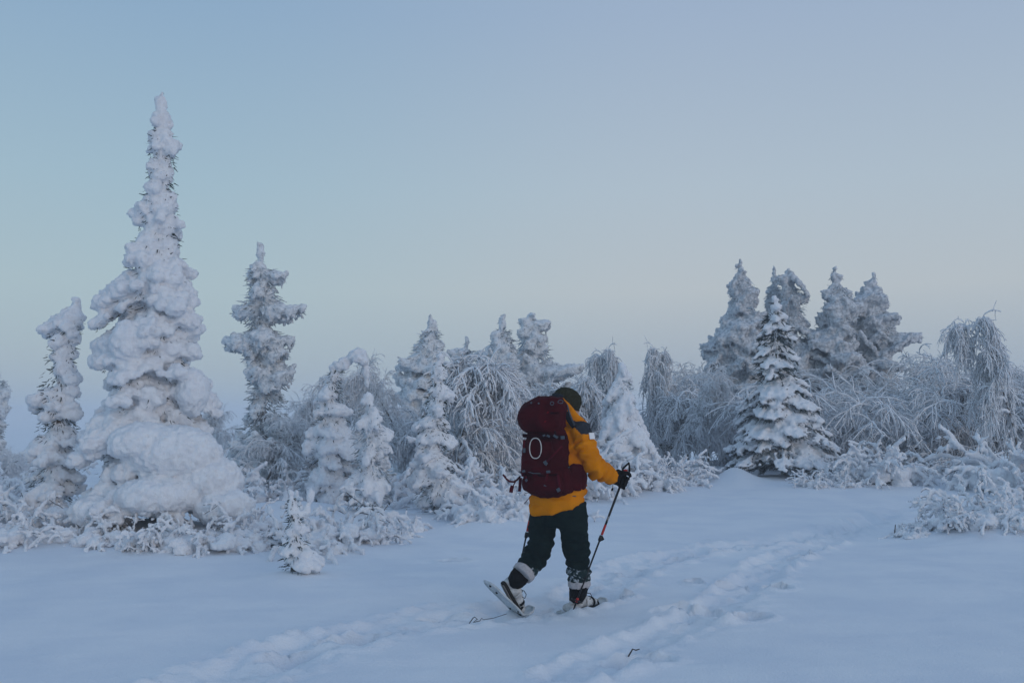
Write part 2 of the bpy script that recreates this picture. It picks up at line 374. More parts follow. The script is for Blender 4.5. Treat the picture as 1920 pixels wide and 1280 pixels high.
    # leader and inner shoots round the trunk
    zl = np.arange(H * 0.55, H, 0.04); wl_ = np.minimum((wl(zl) + wr(zl)) * 0.27, S['r0'] * 0.7)
    jit = rng.normal(0, 0.016, (len(zl), 2))
    C.append(np.stack([ax(zl) + jit[:, 0], jit[:, 1], zl], 1)); R.append(np.repeat(np.maximum(wl_, 0.022)[:, None], 3, 1) * rng.uniform(0.7, 1.1, (len(zl), 1)))
    m = int(500 * H); zi = rng.uniform(0.05 * H, H * 0.9, m); pi_ = rng.uniform(0, 2 * math.pi, m)
    wi = np.where(np.cos(pi_) > 0, wr(zi), wl(zi)) * rng.uniform(0.05, 0.66, m)
    NP.append(np.stack([ax(zi) + np.cos(pi_) * wi, np.sin(pi_) * wi, zi], 1)); ND.append(np.stack([np.cos(pi_), np.sin(pi_), rng.uniform(-1.2, 0.3, m)], 1)); NL.append(S['nl'] * rng.uniform(0.8, 2.0, m))
    for (px, py, dy, rx, ry, rz) in extras:
        p = at(px, py, D + dy); C.append(np.array([[p[0] - base[0], dy, p[2] - zb]])); R.append(np.array([[rx, ry, rz]]))
    C = np.concatenate(C); R = np.concatenate(R); ok = C[:, 2] > -0.1; C, R = C[ok], R[ok]
    R = np.maximum(R, voxel * 0.9)
    big = R.max(1) > 0.19; yw = rng.uniform(0, 6.28, len(C)); bl = [blobs(C[~big], R[~big], yw[~big], S['sub'])]
    if big.any(): bl.append(blobs(C[big], R[big], yw[big] * 0.05, 3))
    V, Fc, Nn = remesh(*merge(bl), voxel)
    off = seed * 7.7
    d1 = fbm(V * 7.0 + off, 2, seed); d2 = fbm(V * 19.0 + off, 2, seed + 5); d3 = vnoise(V * 46.0 + off, seed + 9)
    V = V + Nn * (S['disp'] * (1.0 * d1 + 1.0 * d2 + 0.5 * d3))[:, None]
    t = thing(name, label, cat, (base[0], base[1], zb), 0, group)
    tz = np.linspace(-0.1, H * 0.93, 12); tp = np.stack([ax(tz), np.zeros(12), tz], 1)[None]
    tv, tf = tubes(tp, np.linspace(0.03 + 0.012 * H, 0.012, 12)[None], 8)
    obj('trunk', mesh('trunk', tv, tf), M['bark'], t)
    NPa, NDa, NLa = np.concatenate(NP), np.concatenate(ND), np.concatenate(NL)
    nv, nf = needles(NPa, NDa, NLa, NLa * rng.uniform(0.14, 0.30, len(NLa)), rng)
    obj('crown', mesh('crown', nv, nf, False), M[S['nmat']], t)
    obj('snow_load', mesh('snow_load', V, Fc), M[S['smat']], t)
    STAT[0] += len(Fc) * 2 + len(nf) * 2
    return t
STAT = [0]

# ------------------------------------------------------------------ frosted birches and shrubs
def birch_mesh(seed, H=4.0, lean=0.8, spread=1.5, nb=34, nt=26, ns=3, grav=0.20, thick=1.0, up=0.9, stems=1, tgrav=0.30, r=1.0, tl=0.55, tipd=0.25):
    rng = np.random.default_rng(seed)
    K = 12; S0 = np.zeros((stems, 3)); S0[:, :2] = rng.normal(0, 0.10 * (stems > 1), (stems, 2)); S0[:, 2] = -0.1
    az = rng.uniform(0, 6.28, stems); az[0] = 0
    d0 = np.stack([np.cos(az) * (0.12 + 0.35 * (stems > 1)), np.sin(az) * (0.12 + 0.35 * (stems > 1)), np.ones(stems)], 1)
    T = grow(S0, d0, H * rng.uniform(0.8, 1.1, stems) * 1.08, K, 0.0, 0.05, rng)
    u = np.linspace(0, 1, K)[None, :]; la = lean * (u ** 2.2)
    T[:, :, 0] += la * np.cos(az)[:, None]; T[:, :, 1] += la * np.sin(az)[:, None]; T[:, :, 2] -= 0.42 * np.abs(lean) * u ** 3 + tipd * H * np.clip(u - 0.6, 0, 1) ** 2
    n = nb * stems; ti = np.repeat(np.arange(stems), nb); s = rng.uniform(0.22, 1.0, n) ** 0.8
    p, tg = pick(T[ti], s); a = rng.uniform(0, 6.28, n)
    d = np.stack([np.cos(a), np.sin(a), np.full(n, up) * rng.uniform(0.5, 1.4, n)], 1) + tg * 0.5
    B = grow(p, d, spread * rng.uniform(0.45, 1.15, n) * (1.15 - 0.45 * s), 9, grav * rng.uniform(0.7, 1.4, n), 0.13, rng)
    m = n * nt; bi = np.repeat(np.arange(n), nt); s = rng.uniform(0.12, 1.0, m); p, tg = pick(B[bi], s)
    Tw = grow(p, tg * 0.7 + rng.normal(0, 0.5, (m, 3)), tl * rng.uniform(0.35, 1.2, m), 6, tgrav, 0.12, rng)
    q = m * ns; wi = np.repeat(np.arange(m), ns); s = rng.uniform(0.1, 0.9, q); p, tg = pick(Tw[wi], s)
    Ts = grow(p, tg + rng.normal(0, 0.6, (q, 3)), rng.uniform(0.08, 0.26, q) * (tl / 0.55), 4, 0.22, 0.15, rng)
    rT = np.linspace(0.045, 0.016, K)[None] * np.ones((stems, 1)) * thick
    rB = np.linspace(0.024, 0.013, 9)[None] * rng.uniform(0.75, 1.3, (n, 9)) * r
    rW = np.linspace(0.0135, 0.009, 6)[None] * rng.uniform(0.7, 1.4, (m, 6)) * r
    rS = np.linspace(0.010, 0.006, 4)[None] * rng.uniform(0.7, 1.4, (q, 4)) * r
    tr = mesh('trunk', *tubes(T, rT, 7, False))
    cr = mesh('crown', *merge([tubes(B, rB, 4), tubes(Tw, rW, 3, False), tubes(Ts, rS, 3, False)]))
    STAT[0] += len(cr.polygons) * 2
    return tr, cr
BIRCH = {}
def birch(name, label, cat, kind, px, D, top, flip=1, rot=0.0, sx=1.0, group=None, base_dz=0.0, crown='frost', trunk='bark'):
    """kind: key of a shared frosted tree; scaled so its top reaches the photo row `top`"""
    tr, cr, H = BIRCH[kind]; b = at(px, 775, D); z = gz1(b[0], b[1]) - 0.05 + base_dz
    h = at(960, top, D)[2] - z; s = h / H
    t = thing(name, label, cat, (b[0], b[1], z), rot, group); t.scale = (s * sx, s * sx, s)
    obj('trunk', tr, M[trunk], t); obj('crown', cr, M[crown], t); return t
def reg(kind, **k):
    tr, cr = birch_mesh(**k); z = np.empty(len(cr.vertices) * 3, np.float32); cr.vertices.foreach_get('co', z)
    tr.materials.append(M['bark']); cr.materials.append(M['frost'])
    BIRCH[kind] = (tr, cr, float(np.percentile(z.reshape(-1, 3)[:, 2], 99.7)))

def shrub_mesh(seed, H=0.5, spread=0.5, n=16, tw=6, r=0.022, voxel=0.014, grav=0.22, disp=0.009, heap=1.0):
    """low bush of arching twigs thick with snow"""
    rng = np.random.default_rng(seed)
    a = rng.uniform(0, 6.28, n); S0 = np.stack([np.cos(a), np.sin(a), np.zeros(n)], 1) * rng.uniform(0, 0.35 * spread, n)[:, None]; S0[:, 2] = -0.06
    d = np.stack([np.cos(a) * 0.6, np.sin(a) * 0.6, rng.uniform(0.9, 1.9, n)], 1)
    A = grow(S0, d, (H + spread * 0.5) * rng.uniform(0.6, 1.2, n), 12, grav * rng.uniform(0.5, 1.3, n), 0.12, rng)
    m = n * tw; i = np.repeat(np.arange(n), tw); p, tg = pick(A[i], rng.uniform(0.25, 1, m))
    B = grow(p, tg + rng.normal(0, 0.8, (m, 3)), H * rng.uniform(0.15, 0.5, m), 7, 0.12, 0.18, rng)
    C = np.concatenate([A.reshape(-1, 3), ((A[:, 1:] + A[:, :-1]) / 2).reshape(-1, 3), B.reshape(-1, 3)])
    R = r * rng.uniform(0.6, 1.5, len(C)); R[len(A.reshape(-1, 3)) * 2 - n:] *= 0.8
    hb = 14; ha = rng.uniform(0, 6.28, hb); hr_ = spread * np.sqrt(rng.uniform(0, 1, hb)) * 0.75
    C = np.concatenate([C, np.stack([np.cos(ha) * hr_, np.sin(ha) * hr_, H * rng.uniform(-0.02, 0.28, hb) * heap], 1)])
    R3 = np.concatenate([np.stack([R, R, R * 1.1], 1), np.stack([rng.uniform(.08, .16, hb), rng.uniform(.08, .16, hb), rng.uniform(.05, .11, hb)], 1) * (H / 0.5) * heap])
    V, Fc, Nn = remesh(*blobs(C, R3, None, 1), voxel)
    V = V + Nn * (disp * (fbm(V * 22 + seed, 2, seed) * 1.3 + 0.5 * vnoise(V * 60, seed)))[:, None]
    stem = mesh('stems', *tubes(np.concatenate([A]), np.full((n, 12), 0.006), 4))
    k = rng.choice(m, m // 3, False); Bd = B[k] + np.array([0, 0, -r * 0.7]); tv = tubes(Bd, np.full((len(k), 7), 0.0045), 3, False)
    STAT[0] += len(Fc) * 2
    me = mesh('snow_load', V, Fc); tm = mesh('twigs', *tv)
    me.materials.append(M['snow']); stem.materials.append(M['twig']); tm.materials.append(M['twig'])
    return stem, tm, me
SHRUB = {}
def shrub(label, kind, px, D, s=1.0, rot=0.0, sz=1.0, group=None, name='snowy_shrub', dz=0.0):
    b = at(px, 775, D); st_, tm, me = SHRUB[kind]
    t = thing(name, label, 'shrub', (b[0], b[1], gz1(b[0], b[1]) - 0.03 + dz), rot, group); t.scale = (s, s, s * sz)
    obj('stems', st_, None, t)['kind'] = 'stuff'; obj('twigs', tm, None, t)['kind'] = 'stuff'; obj('snow_load', me, None, t); return t
#@@BUILD
# ------------------------------------------------------------------ the place
def mound(px, D, h, r):
    b = at(px, 775, D); MOUNDS.append((b[0], b[1], h, r))
for a in [(290, 12.5, 0.22, 1.2), (110, 12.5, 0.16, 0.8), (20, 12.2, 0.14, 0.6), (430, 12.0, 0.16, 0.6), (690, 14.8, 0.10, 0.8), (822, 15.2, 0.08, 0.6), (555, 9.75, 0.05, 0.35),
          (1165, 20, 0.15, 1.3), (1450, 22, 0.12, 1.6), (1370, 21.3, 0.34, 0.42), (1285, 23, 0.25, 0.7), (1900, 13.0, 0.22, 0.9), (1790, 12.9, 0.10, 0.8), (620, 11.6, 0.10, 0.5), (540, 15.5, 0.22, 1.0), (930, 14.0, 0.14, 0.7)]: mound(*a)
tag(obj('ground', build_ground(), M['ground']), 'open snowfield crossed by beaten snowshoe tracks', None, None, 'structure')

# big snow-laden spruce and its slimmer neighbour
conifer('snowy_spruce', 'tall slender-tipped spruce buried in thick snow, biggest tree of all', 'spruce tree', 12.5,
    [(168, 286), (400, 292), (700, 286), (1010, 300)],
    [(170, 282, 290), (188, 266, 302), (215, 259, 312), (250, 259, 318), (280, 256, 330), (330, 256, 331), (370, 242, 326), (405, 231, 346), (432, 245, 346), (465, 209, 352), (500, 206, 360), (545, 190, 366), (580, 163, 380), (610, 170, 390), (655, 160, 374), (700, 160, 380), (745, 158, 412), (790, 154, 420), (830, 148, 430), (880, 136, 445), (925, 128, 463), (975, 110, 476), (1010, 110, 480)],
    'laden', 11, voxel=0.0235, r0=0.15, extras=[(330, 850, -0.55, 0.55, 0.4, 0.34), (390, 900, -0.5, 0.42, 0.35, 0.30), (270, 830, -0.6, 0.42, 0.35, 0.24), (240, 640, -0.45, 0.22, 0.2, 0.26), (362, 735, -0.12, 0.19, 0.24, 0.30), (300, 930, -0.75, 0.5, 0.35, 0.24), (420, 950, -0.6, 0.36, 0.3, 0.22), (180, 960, -0.6, 0.3, 0.3, 0.2)])
conifer('snowy_spruce', 'slim crooked snow-laden spruce touching the flank of the tallest spruce', 'spruce tree', 12.9,
    [(555, 137), (700, 115), (990, 105)],
    [(556, 131, 143), (580, 118, 150), (600, 92, 156), (625, 66, 152), (655, 68, 142), (690, 74, 138), (720, 55, 158), (770, 49, 160), (815, 56, 166), (850, 38, 166), (890, 24, 168), (940, 18, 172), (995, 10, 175)],
    'laden', 12, voxel=0.0235, r0=0.115, dens=11)
conifer('rimed_spruce', 'tall rimed spruce with ragged side branches, just behind the tallest spruce', 'spruce tree', 19.0,
    [(454, 481), (700, 490), (930, 500)],
    [(455, 475, 488), (480, 466, 497), (498, 456, 514), (515, 455, 536), (530, 462, 510), (545, 452, 524), (560, 447, 548), (578, 428, 558), (592, 436, 545), (606, 462, 500), (622, 450, 520), (636, 417, 570), (655, 428, 556), (675, 445, 545), (700, 466, 548), (730, 466, 545), (755, 455, 560), (800, 440, 580), (850, 430, 575), (900, 440, 560), (930, 450, 540)],
    'rime', 13, voxel=0.032, r0=0.078, droop=0.05, wide=1.05)
conifer('bent_spruce', 'snow-laden spruce with its top bent over in an arch', 'spruce tree', 17.0,
    [(664, 676), (675, 650), (700, 628), (760, 612), (910, 612)],
    [(664, 658, 690), (676, 634, 690), (690, 612, 648), (720, 600, 650), (760, 587, 662), (800, 574, 676), (850, 562, 690), (905, 565, 690)],
    'laden', 14, voxel=0.024, r0=0.12, extras=[(683, 676, 0, 0.09, 0.09, 0.10), (687, 694, 0, 0.075, 0.075, 0.13), (689, 714, 0, 0.05, 0.05, 0.13), (664, 671, 0, 0.12, 0.10, 0.085), (645, 680, 0, 0.13, 0.11, 0.11)])
conifer('snowy_spruce', 'pale ragged snow-laden spruce leaning beside the bent-topped spruce', 'spruce tree', 14.9,
    [(735, 690), (800, 694), (975, 695)],
    [(735, 686, 694), (755, 674, 706), (780, 660, 730), (820, 650, 742), (870, 645, 742), (920, 638, 752), (970, 640, 765)],
    'drape', 15, voxel=0.0235, r0=0.075, droop=0.7)
conifer('snowy_spruce', 'young plump snow-covered spruce standing in front of the weeping birch', 'spruce tree', 15.3,
    [(648, 826), (800, 815), (975, 822)],
    [(648, 822, 831), (680, 812, 836), (715, 800, 845), (745, 790, 858), (775, 778, 852), (805, 764, 850), (835, 772, 866), (870, 763, 862), (905, 757, 880), (945, 760, 886), (975, 768, 880)],
    'laden', 16, voxel=0.0235, r0=0.110, spike=60, dens=10)
# far rimed conifers
for (nm, lab, D, axis, rows, seed, ov) in [
    ('rimed_spruce', 'blunt-topped rimed spruce rising behind the weeping birch curtain', 27, [(590, 806), (860, 800)], [(591, 800, 812), (608, 795, 828), (636, 778, 829), (655, 770, 832), (664, 750, 834), (690, 748, 838), (740, 742, 866), (860, 742, 866)], 21, {}),
    ('rimed_spruce', 'small thin rimed spruce tip between two larger far spruces', 28, [(630, 875), (860, 872)], [(631, 871, 879), (650, 866, 886), (662, 843, 888), (690, 852, 896), (740, 845, 900), (860, 845, 905)], 22, {}),
    ('rimed_spruce', 'narrow rimed spruce pressed against the spreading rimed pine', 27, [(588, 942), (860, 940)], [(589, 936, 947), (606, 928, 954), (635, 922, 966), (660, 900, 970), (700, 895, 990), (860, 890, 1000)], 23, {}),
    ('rimed_pine', 'spreading rimed pine with one bare arm above the hiker\'s backpack', 28, [(588, 995), (860, 1000)], [(589, 988, 1004), (600, 972, 1012), (604, 975, 1033), (622, 968, 1012), (645, 972, 1032), (668, 960, 1045), (686, 962, 1074), (715, 955, 1056), (780, 955, 1060), (860, 955, 1060)], 24, dict(droop=-0.05)),
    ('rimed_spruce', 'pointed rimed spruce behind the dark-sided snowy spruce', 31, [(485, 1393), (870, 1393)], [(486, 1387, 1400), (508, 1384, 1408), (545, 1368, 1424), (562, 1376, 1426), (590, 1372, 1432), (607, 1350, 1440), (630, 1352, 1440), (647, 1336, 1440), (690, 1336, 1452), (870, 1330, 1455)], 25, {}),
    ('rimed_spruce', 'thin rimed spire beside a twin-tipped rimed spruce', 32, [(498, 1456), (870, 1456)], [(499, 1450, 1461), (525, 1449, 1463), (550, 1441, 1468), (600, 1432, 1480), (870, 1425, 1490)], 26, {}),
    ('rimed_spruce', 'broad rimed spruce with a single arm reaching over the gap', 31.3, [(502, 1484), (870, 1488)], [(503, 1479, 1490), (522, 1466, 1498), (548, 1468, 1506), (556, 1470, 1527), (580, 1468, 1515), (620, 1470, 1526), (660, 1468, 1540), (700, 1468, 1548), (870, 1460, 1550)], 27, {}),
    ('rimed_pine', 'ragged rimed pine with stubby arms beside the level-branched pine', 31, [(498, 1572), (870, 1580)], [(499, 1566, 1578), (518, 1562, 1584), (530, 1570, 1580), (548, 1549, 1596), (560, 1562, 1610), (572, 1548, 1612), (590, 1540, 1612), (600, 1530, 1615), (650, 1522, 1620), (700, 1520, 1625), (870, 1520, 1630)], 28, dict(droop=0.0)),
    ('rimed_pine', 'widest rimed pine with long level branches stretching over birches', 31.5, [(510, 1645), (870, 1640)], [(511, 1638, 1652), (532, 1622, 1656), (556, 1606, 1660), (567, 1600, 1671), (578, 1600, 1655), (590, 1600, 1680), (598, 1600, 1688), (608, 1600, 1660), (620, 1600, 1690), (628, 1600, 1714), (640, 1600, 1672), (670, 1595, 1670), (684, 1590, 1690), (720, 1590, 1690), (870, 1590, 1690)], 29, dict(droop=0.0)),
    ('rimed_spruce', 'stubby rimed spruce top among the frosted birches beside the hooped birch', 33, [(672, 1780), (860, 1785)], [(673, 1764, 1784), (690, 1766, 1800), (710, 1758, 1806), (860, 1750, 1810)], 30, {}),
    ('rimed_spruce', 'lone rimed spruce standing apart beyond the slim crooked spruce', 24, [(690, -14), (860, -14)], [(695, -20, 6), (715, -20, 4), (735, -40, 28), (748, -40, 6), (768, -40, 18), (785, -40, 5), (860, -40, 10)], 31, {}),
    ]:
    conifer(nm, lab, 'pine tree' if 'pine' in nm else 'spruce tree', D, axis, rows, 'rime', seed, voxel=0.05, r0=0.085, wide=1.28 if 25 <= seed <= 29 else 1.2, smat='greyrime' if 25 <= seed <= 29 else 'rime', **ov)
conifer('snowy_spruce', 'broad snow-flecked spruce with dark green needles showing on its shaded side', 'spruce tree', 22.0,
    [(553, 1458), (700, 1455), (905, 1470)],
    [(554, 1454, 1462), (578, 1438, 1470), (600, 1428, 1488), (650, 1412, 1500), (700, 1400, 1514), (750, 1386, 1530), (800, 1374, 1550), (850, 1362, 1572), (905, 1362, 1596)],
    'green', 41, voxel=0.030, r0=0.088, dens=9.5, wide=1.08, spike=90)
conifer('small_spruce', 'thin dark green spruce dusted with snow between the frosted birches', 'spruce tree', 26.0,
    [(733, 1771), (872, 1775)], [(734, 1768, 1775), (775, 1755, 1792), (820, 1748, 1802), (868, 1742, 1805)], 'green', 42, voxel=0.032, r0=0.07)
conifer('small_spruce', 'small dark spruce half hidden behind the drooping white birch', 'spruce tree', 27.0,
    [(712, 1243), (855, 1243)], [(713, 1239, 1248), (750, 1230, 1256), (800, 1224, 1264), (850, 1220, 1268)], 'green', 43, voxel=0.032, r0=0.07)
conifer('weeping_birch', 'white drooping tree with smooth hanging snow curtains, beside the gloved hand', 'birch tree', 20.0,
    [(688, 1166), (915, 1168)],
    [(688, 1156, 1176), (715, 1142, 1196), (745, 1134, 1200), (775, 1118, 1202), (800, 1106, 1222), (850, 1096, 1240), (912, 1094, 1246)], 'drape', 44, voxel=0.026, r0=0.085, spike=22)
conifer('spruce_sapling', 'knee-high snow-capped spruce sapling alone on the open snow', 'spruce tree', 9.75,
    [(918, 548), (1000, 556), (1085, 556)],
    [(918, 544, 553), (945, 541, 562), (975, 540, 580), (1005, 535, 590), (1035, 520, 606), (1060, 508, 618), (1083, 505, 615)], 'green', 45, voxel=0.013, r0=0.050, dens=36, spike=44, disp=0.009, nl=0.034, zs=0.9, miss=0.12,
    extras=[(582, 930, 0.05, 0.05, 0.05, 0.09), (576, 955, 0.04, 0.05, 0.05, 0.08)])

# frosted birches
reg('arch', seed=1, H=4.0, lean=1.2, spread=1.7, nb=34, nt=22, ns=3)
reg('round', seed=2, H=3.4, lean=0.4, spread=1.6, nb=40, nt=22, ns=3, up=1.1)
reg('thicket', seed=3, H=2.2, lean=0.9, spread=1.5, nb=12, nt=20, ns=3, stems=5, grav=0.16)
reg('fine', seed=4, H=4.0, lean=0.25, spread=1.2, nb=46, nt=20, ns=3, up=1.6, grav=0.14)
reg('hang', seed=5, H=5.0, lean=0.9, spread=1.3, nb=26, nt=30, ns=4, grav=0.30, tgrav=0.38, tl=0.6, r=1.6, tipd=0.7)
reg('veil', seed=6, H=3.2, lean=0.6, spread=1.6, nb=36, nt=30, ns=4, grav=0.28, tgrav=0.30, tl=0.55, r=1.9)
BG = 'frosted birches of the far tree line'
for (lab, kind, px, D, top, rot, sx, grp) in [
    ('weeping birch veiled in frost behind the young plump spruce', 'veil', 850, 18.5, 668, 0.3, 0.95, None),
    ('arching frosted birch below the blunt-topped rimed spruce', 'arch', 770, 21, 668, 2.9, 0.8, None),
    ('tangled frosted birch at the foot of the ragged-armed rimed spruce', 'round', 485, 18.0, 775, 0.4, 1.1, None),
    ('crook-topped frosted birch with a round drooping head', 'hang', 1190, 25, 655, 3.0, 0.55, None),
    ('slim frosted birch with a small nodding head above the drooping white tree', 'hang', 1215, 26, 650, 1.2, 0.5, None),
    ('umbrella-shaped frosted birch against the open sky', 'round', 1290, 30, 682, 1.0, 0.9, None),
    ('fine-twigged frosted birch with thin dark stems beside the dark-sided spruce', 'fine', 1325, 24.5, 690, 0.7, 0.9, None),
    ('tall hanging birch with icicle-like frost strands above the snow-draped shrub', 'hang', 1912, 22, 597, 3.3, 0.62, None),
    ('bent frosted birch hooping over by the stubby rimed spruce', 'hang', 1835, 28, 684, 0.2, 0.6, None),
    ('broad arching frosted birch thicket below the level-branched pine', 'thicket', 1600, 25, 672, 0.0, 1.25, None),
    ('wide frosted birch thicket beside the thin dark green spruce', 'thicket', 1700, 25.5, 690, 2.1, 1.2, None),
    ("frosted birch between the weeping birch and the hiker's backpack", 'veil', 930, 20.5, 712, 1.7, 0.9, BG), ("round frosted birch below the spreading rimed pine", 'round', 975, 22.5, 712, 4.0, 0.9, BG), ("frosted birch directly behind the hiker's beanie", 'veil', 1020, 24, 720, 5.0, 0.9, BG), ("frosted birch between the hiker's head and the drooping white tree", 'arch', 1085, 25, 700, 0.5, 0.8, BG), ("pale frosted birch touching the flank of the drooping white tree", 'veil', 1115, 22, 712, 2.2, 0.8, BG),
    ("frosted birch between the bent-topped spruce and the blunt rimed spruce", 'round', 720, 24, 690, 3.4, 0.9, BG), ("frosted birch between the ragged-armed rimed spruce and the bent-topped spruce", 'round', 560, 24, 740, 5.1, 0.9, BG), ("low frosted thicket behind the bent-topped spruce", 'thicket', 640, 21, 760, 1.1, 1.0, BG), ("low frosted thicket behind the young plump spruce", 'thicket', 870, 22, 745, 0.4, 1.0, BG),
    ("upright frosted birch above the small half-hidden dark spruce", 'fine', 1245, 29, 700, 2.5, 0.9, BG), ("round frosted birch at the foot of the pointed rimed spruce", 'round', 1385, 27, 690, 2.7, 0.9, BG), ("pale frosted birch under the umbrella-shaped birch", 'veil', 1290, 26, 735, 4.2, 0.9, BG), ("frosted thicket against the snowier flank of the dark-sided spruce", 'thicket', 1540, 27, 720, 3.5, 1.1, BG), ("round frosted birch under the long level pine branches", 'round', 1655, 29, 668, 5.5, 1.0, BG),
    ("upright frosted birch behind the wide birch thicket", 'fine', 1725, 31, 690, 0.9, 1.0, BG), ("frosted thicket around the thin dark green spruce", 'thicket', 1760, 28, 715, 4.8, 1.1, BG), ("round frosted birch under the hooped birch", 'round', 1820, 27, 715, 0.6, 1.0, BG), ("pale frosted birch before the tall hanging birch", 'veil', 1870, 25, 705, 3.9, 1.0, BG), ("fine frosted birch behind the tall hanging birch", 'fine', 1910, 27, 690, 1.9, 1.0, BG), ("arching frosted birch at the foot of the tall hanging birch", 'arch', 1905, 23.5, 730, 5.9, 1.0, BG),
    ("low frosted thicket beyond the slim crooked spruce", 'thicket', 30, 24, 828, 0.9, 1.0, BG), ("low frosted thicket at the foot of the lone rimed spruce", 'thicket', -20, 22, 835, 3.9, 1.0, BG), ("far frosted thicket seen past the slim crooked spruce", 'thicket', 80, 27, 835, 2.2, 1.2, BG),
    ("low frosted thicket below the two nodding birches", 'thicket', 1170, 30, 745, 2.8, 1.2, BG), ("low frosted thicket behind the dark-sided snowy spruce", 'thicket', 1430, 29, 740, 1.8, 1.2, BG), ("round frosted birch between the tallest spruce and the ragged-armed spruce", 'round', 430, 24, 760, 2.4, 0.8, BG), ("fine frosted birch at the foot of the spreading rimed pine", 'fine', 1060, 30, 700, 1.4, 1.2, BG), ("fine frosted birch between the small thin spruce tip and the narrow spruce", 'fine', 905, 31, 720, 4.4, 1.2, BG)]:
    birch('frosted_birch', lab, 'birch tree', kind, px, D, top, rot=rot, sx=sx, group=grp)

# low bushes
for i in range(4): SHRUB[i] = shrub_mesh(100 + i, H=0.5, spread=0.55, n=17, tw=8, r=0.025, voxel=0.0155, disp=0.013, heap=1.2)
for i in range(2): SHRUB[4 + i] = shrub_mesh(120 + i, H=0.9, spread=0.9, n=26, tw=9, r=0.036, voxel=0.026, disp=0.014)
SG = [('snow-clotted low shrub at the foot of the tallest laden spruce', 'shrubs in front of the big spruces',
       [(5, 11.7, .9), (45, 11.5, .8), (90, 12.0, .9), (150, 11.6, .75), (205, 11.5, .7), (255, 11.4, .65), (310, 11.3, .7), (360, 11.3, .75), (410, 11.4, .8), (455, 11.5, .75), (495, 11.7, .6), (25, 12.6, 1.1), (480, 12.6, .7)]),
      ('snow-clotted low shrub between the lone sapling and the young plump spruce', 'shrubs behind the sapling',
       [(590, 11.3, .95), (635, 11.8, 1.0), (675, 12.2, .85), (725, 12.8, .7), (610, 12.6, 1.0), (755, 13.6, .7)]),
      ('snow-clotted low shrub behind the dangling strap of the backpack', 'shrubs behind the hiker',
       [(890, 14.6, 1.0), (925, 14.2, 1.1), (960, 14.6, 1.1), (1000, 14.9, 1.0), (945, 16.5, 1.3)]),
      ('half-buried shrub in the drift beyond the beaten tracks', 'half-buried shrubs in the drift',
       [(1705, 12.7, .45), (1740, 12.9, .55), (1775, 12.7, .6), (1815, 12.8, .85), (1850, 12.6, .7), (1885, 12.9, .9), (1915, 12.6, .8), (1830, 13.6, .8), (1900, 13.6, .9)]),
      ]
q = 0
for lab, grp, spots in SG:
    for (px, D, s) in spots:
        shrub(lab if not (grp.startswith('shrubs in front') and px < 170) else 'snow-clotted low shrub at the foot of the slim crooked spruce', q % 4, px, D, s, q * 1.9, 1.0, grp); q += 1
MG = ('bushy snow-covered shrub along the foot of the tree line', 'shrubs along the tree line')
def by(px):
    for lim, w in ((100, 'beyond the slim crooked spruce'), (600, 'at the foot of the ragged-armed rimed spruce'), (800, 'between the ragged leaning spruce and the plump one'), (1000, 'behind the hiker and the plump spruce'), (1130, 'under the birches behind the hiker'), (1300, 'beside the drooping white tree'), (1600, 'against the skirt of the dark-sided spruce'), (1700, 'under the broad arching birch thicket'), (2000, 'below the thin dark green spruce')):
        if px < lim: return w
for (px, D, s) in [(1590, 21.5, .8), (1640, 20.5, 1.0), (1680, 21, .8), (1560, 20.8, .5), (1745, 23.5, .8), (1775, 22.5, .7), (1810, 22, .6), (1250, 21.5, .8), (1275, 21, .7), (1225, 19.5, .6), (880, 17, 1.1), (1030, 19, 1.2), (1075, 19, 1.2), (1110, 18.5, 1.0), (560, 17.5, .8), (430, 17, .9), (520, 18, .8), (1520, 19.8, .4), (1585, 19.8, .35), (5, 17, 1.0), (60, 16, .8), (700, 17.5, .9)]:
    shrub('bushy snow-covered shrub ' + by(px), 4 + q % 2, px, D, s, q * 2.3, 1.0, MG[1]); q += 1
shrub('drooping snow-draped shrub standing before the forest edge birches', 4, 1885, 19.5, 1.15, 0.6, 1.15)
shrub('smaller snow-draped shrub tucked against the drooping one', 5, 1915, 18.6, 0.9, 2.0)
# bare twigs poking through the crust
def twig(label, pts, r, Y):
    P = np.array([[at(px, py, Y + dy) for px, py, dy in pts]]); b = P[0, 0].copy(); 
    o = obj('twig', mesh('twig', *tubes(P - b, np.linspace(r, r * 0.6, P.shape[1])[None], 5, False)), M['twig']); o.location = b
    return tag(o, label, 'twig')
twig('short bare dark twig upright by the half-buried shrubs', [(1677, 1003, 0), (1678, 994, 0), (1679, 983, 0)], 0.009, 12.75)
twig('tiny dark twig poking from the edge of the rounded snow hollow', [(1178, 1230, 0), (1186, 1216, 0.0), (1192, 1218, 0.02), (1199, 1216, 0.03)], 0.006, 6.72)
twig('thin looped dark twig on the snow behind the raised snowshoe', [(880, 1168, 0), (887, 1158, 0), (890, 1156, 0), (895, 1160, 0.02), (887, 1166, 0.02), (900, 1163, 0.02), (903, 1158, 0.02), (907, 1161, 0.03), (925, 1158, 0.05), (950, 1150, 0.08)], 0.004, 7.72)
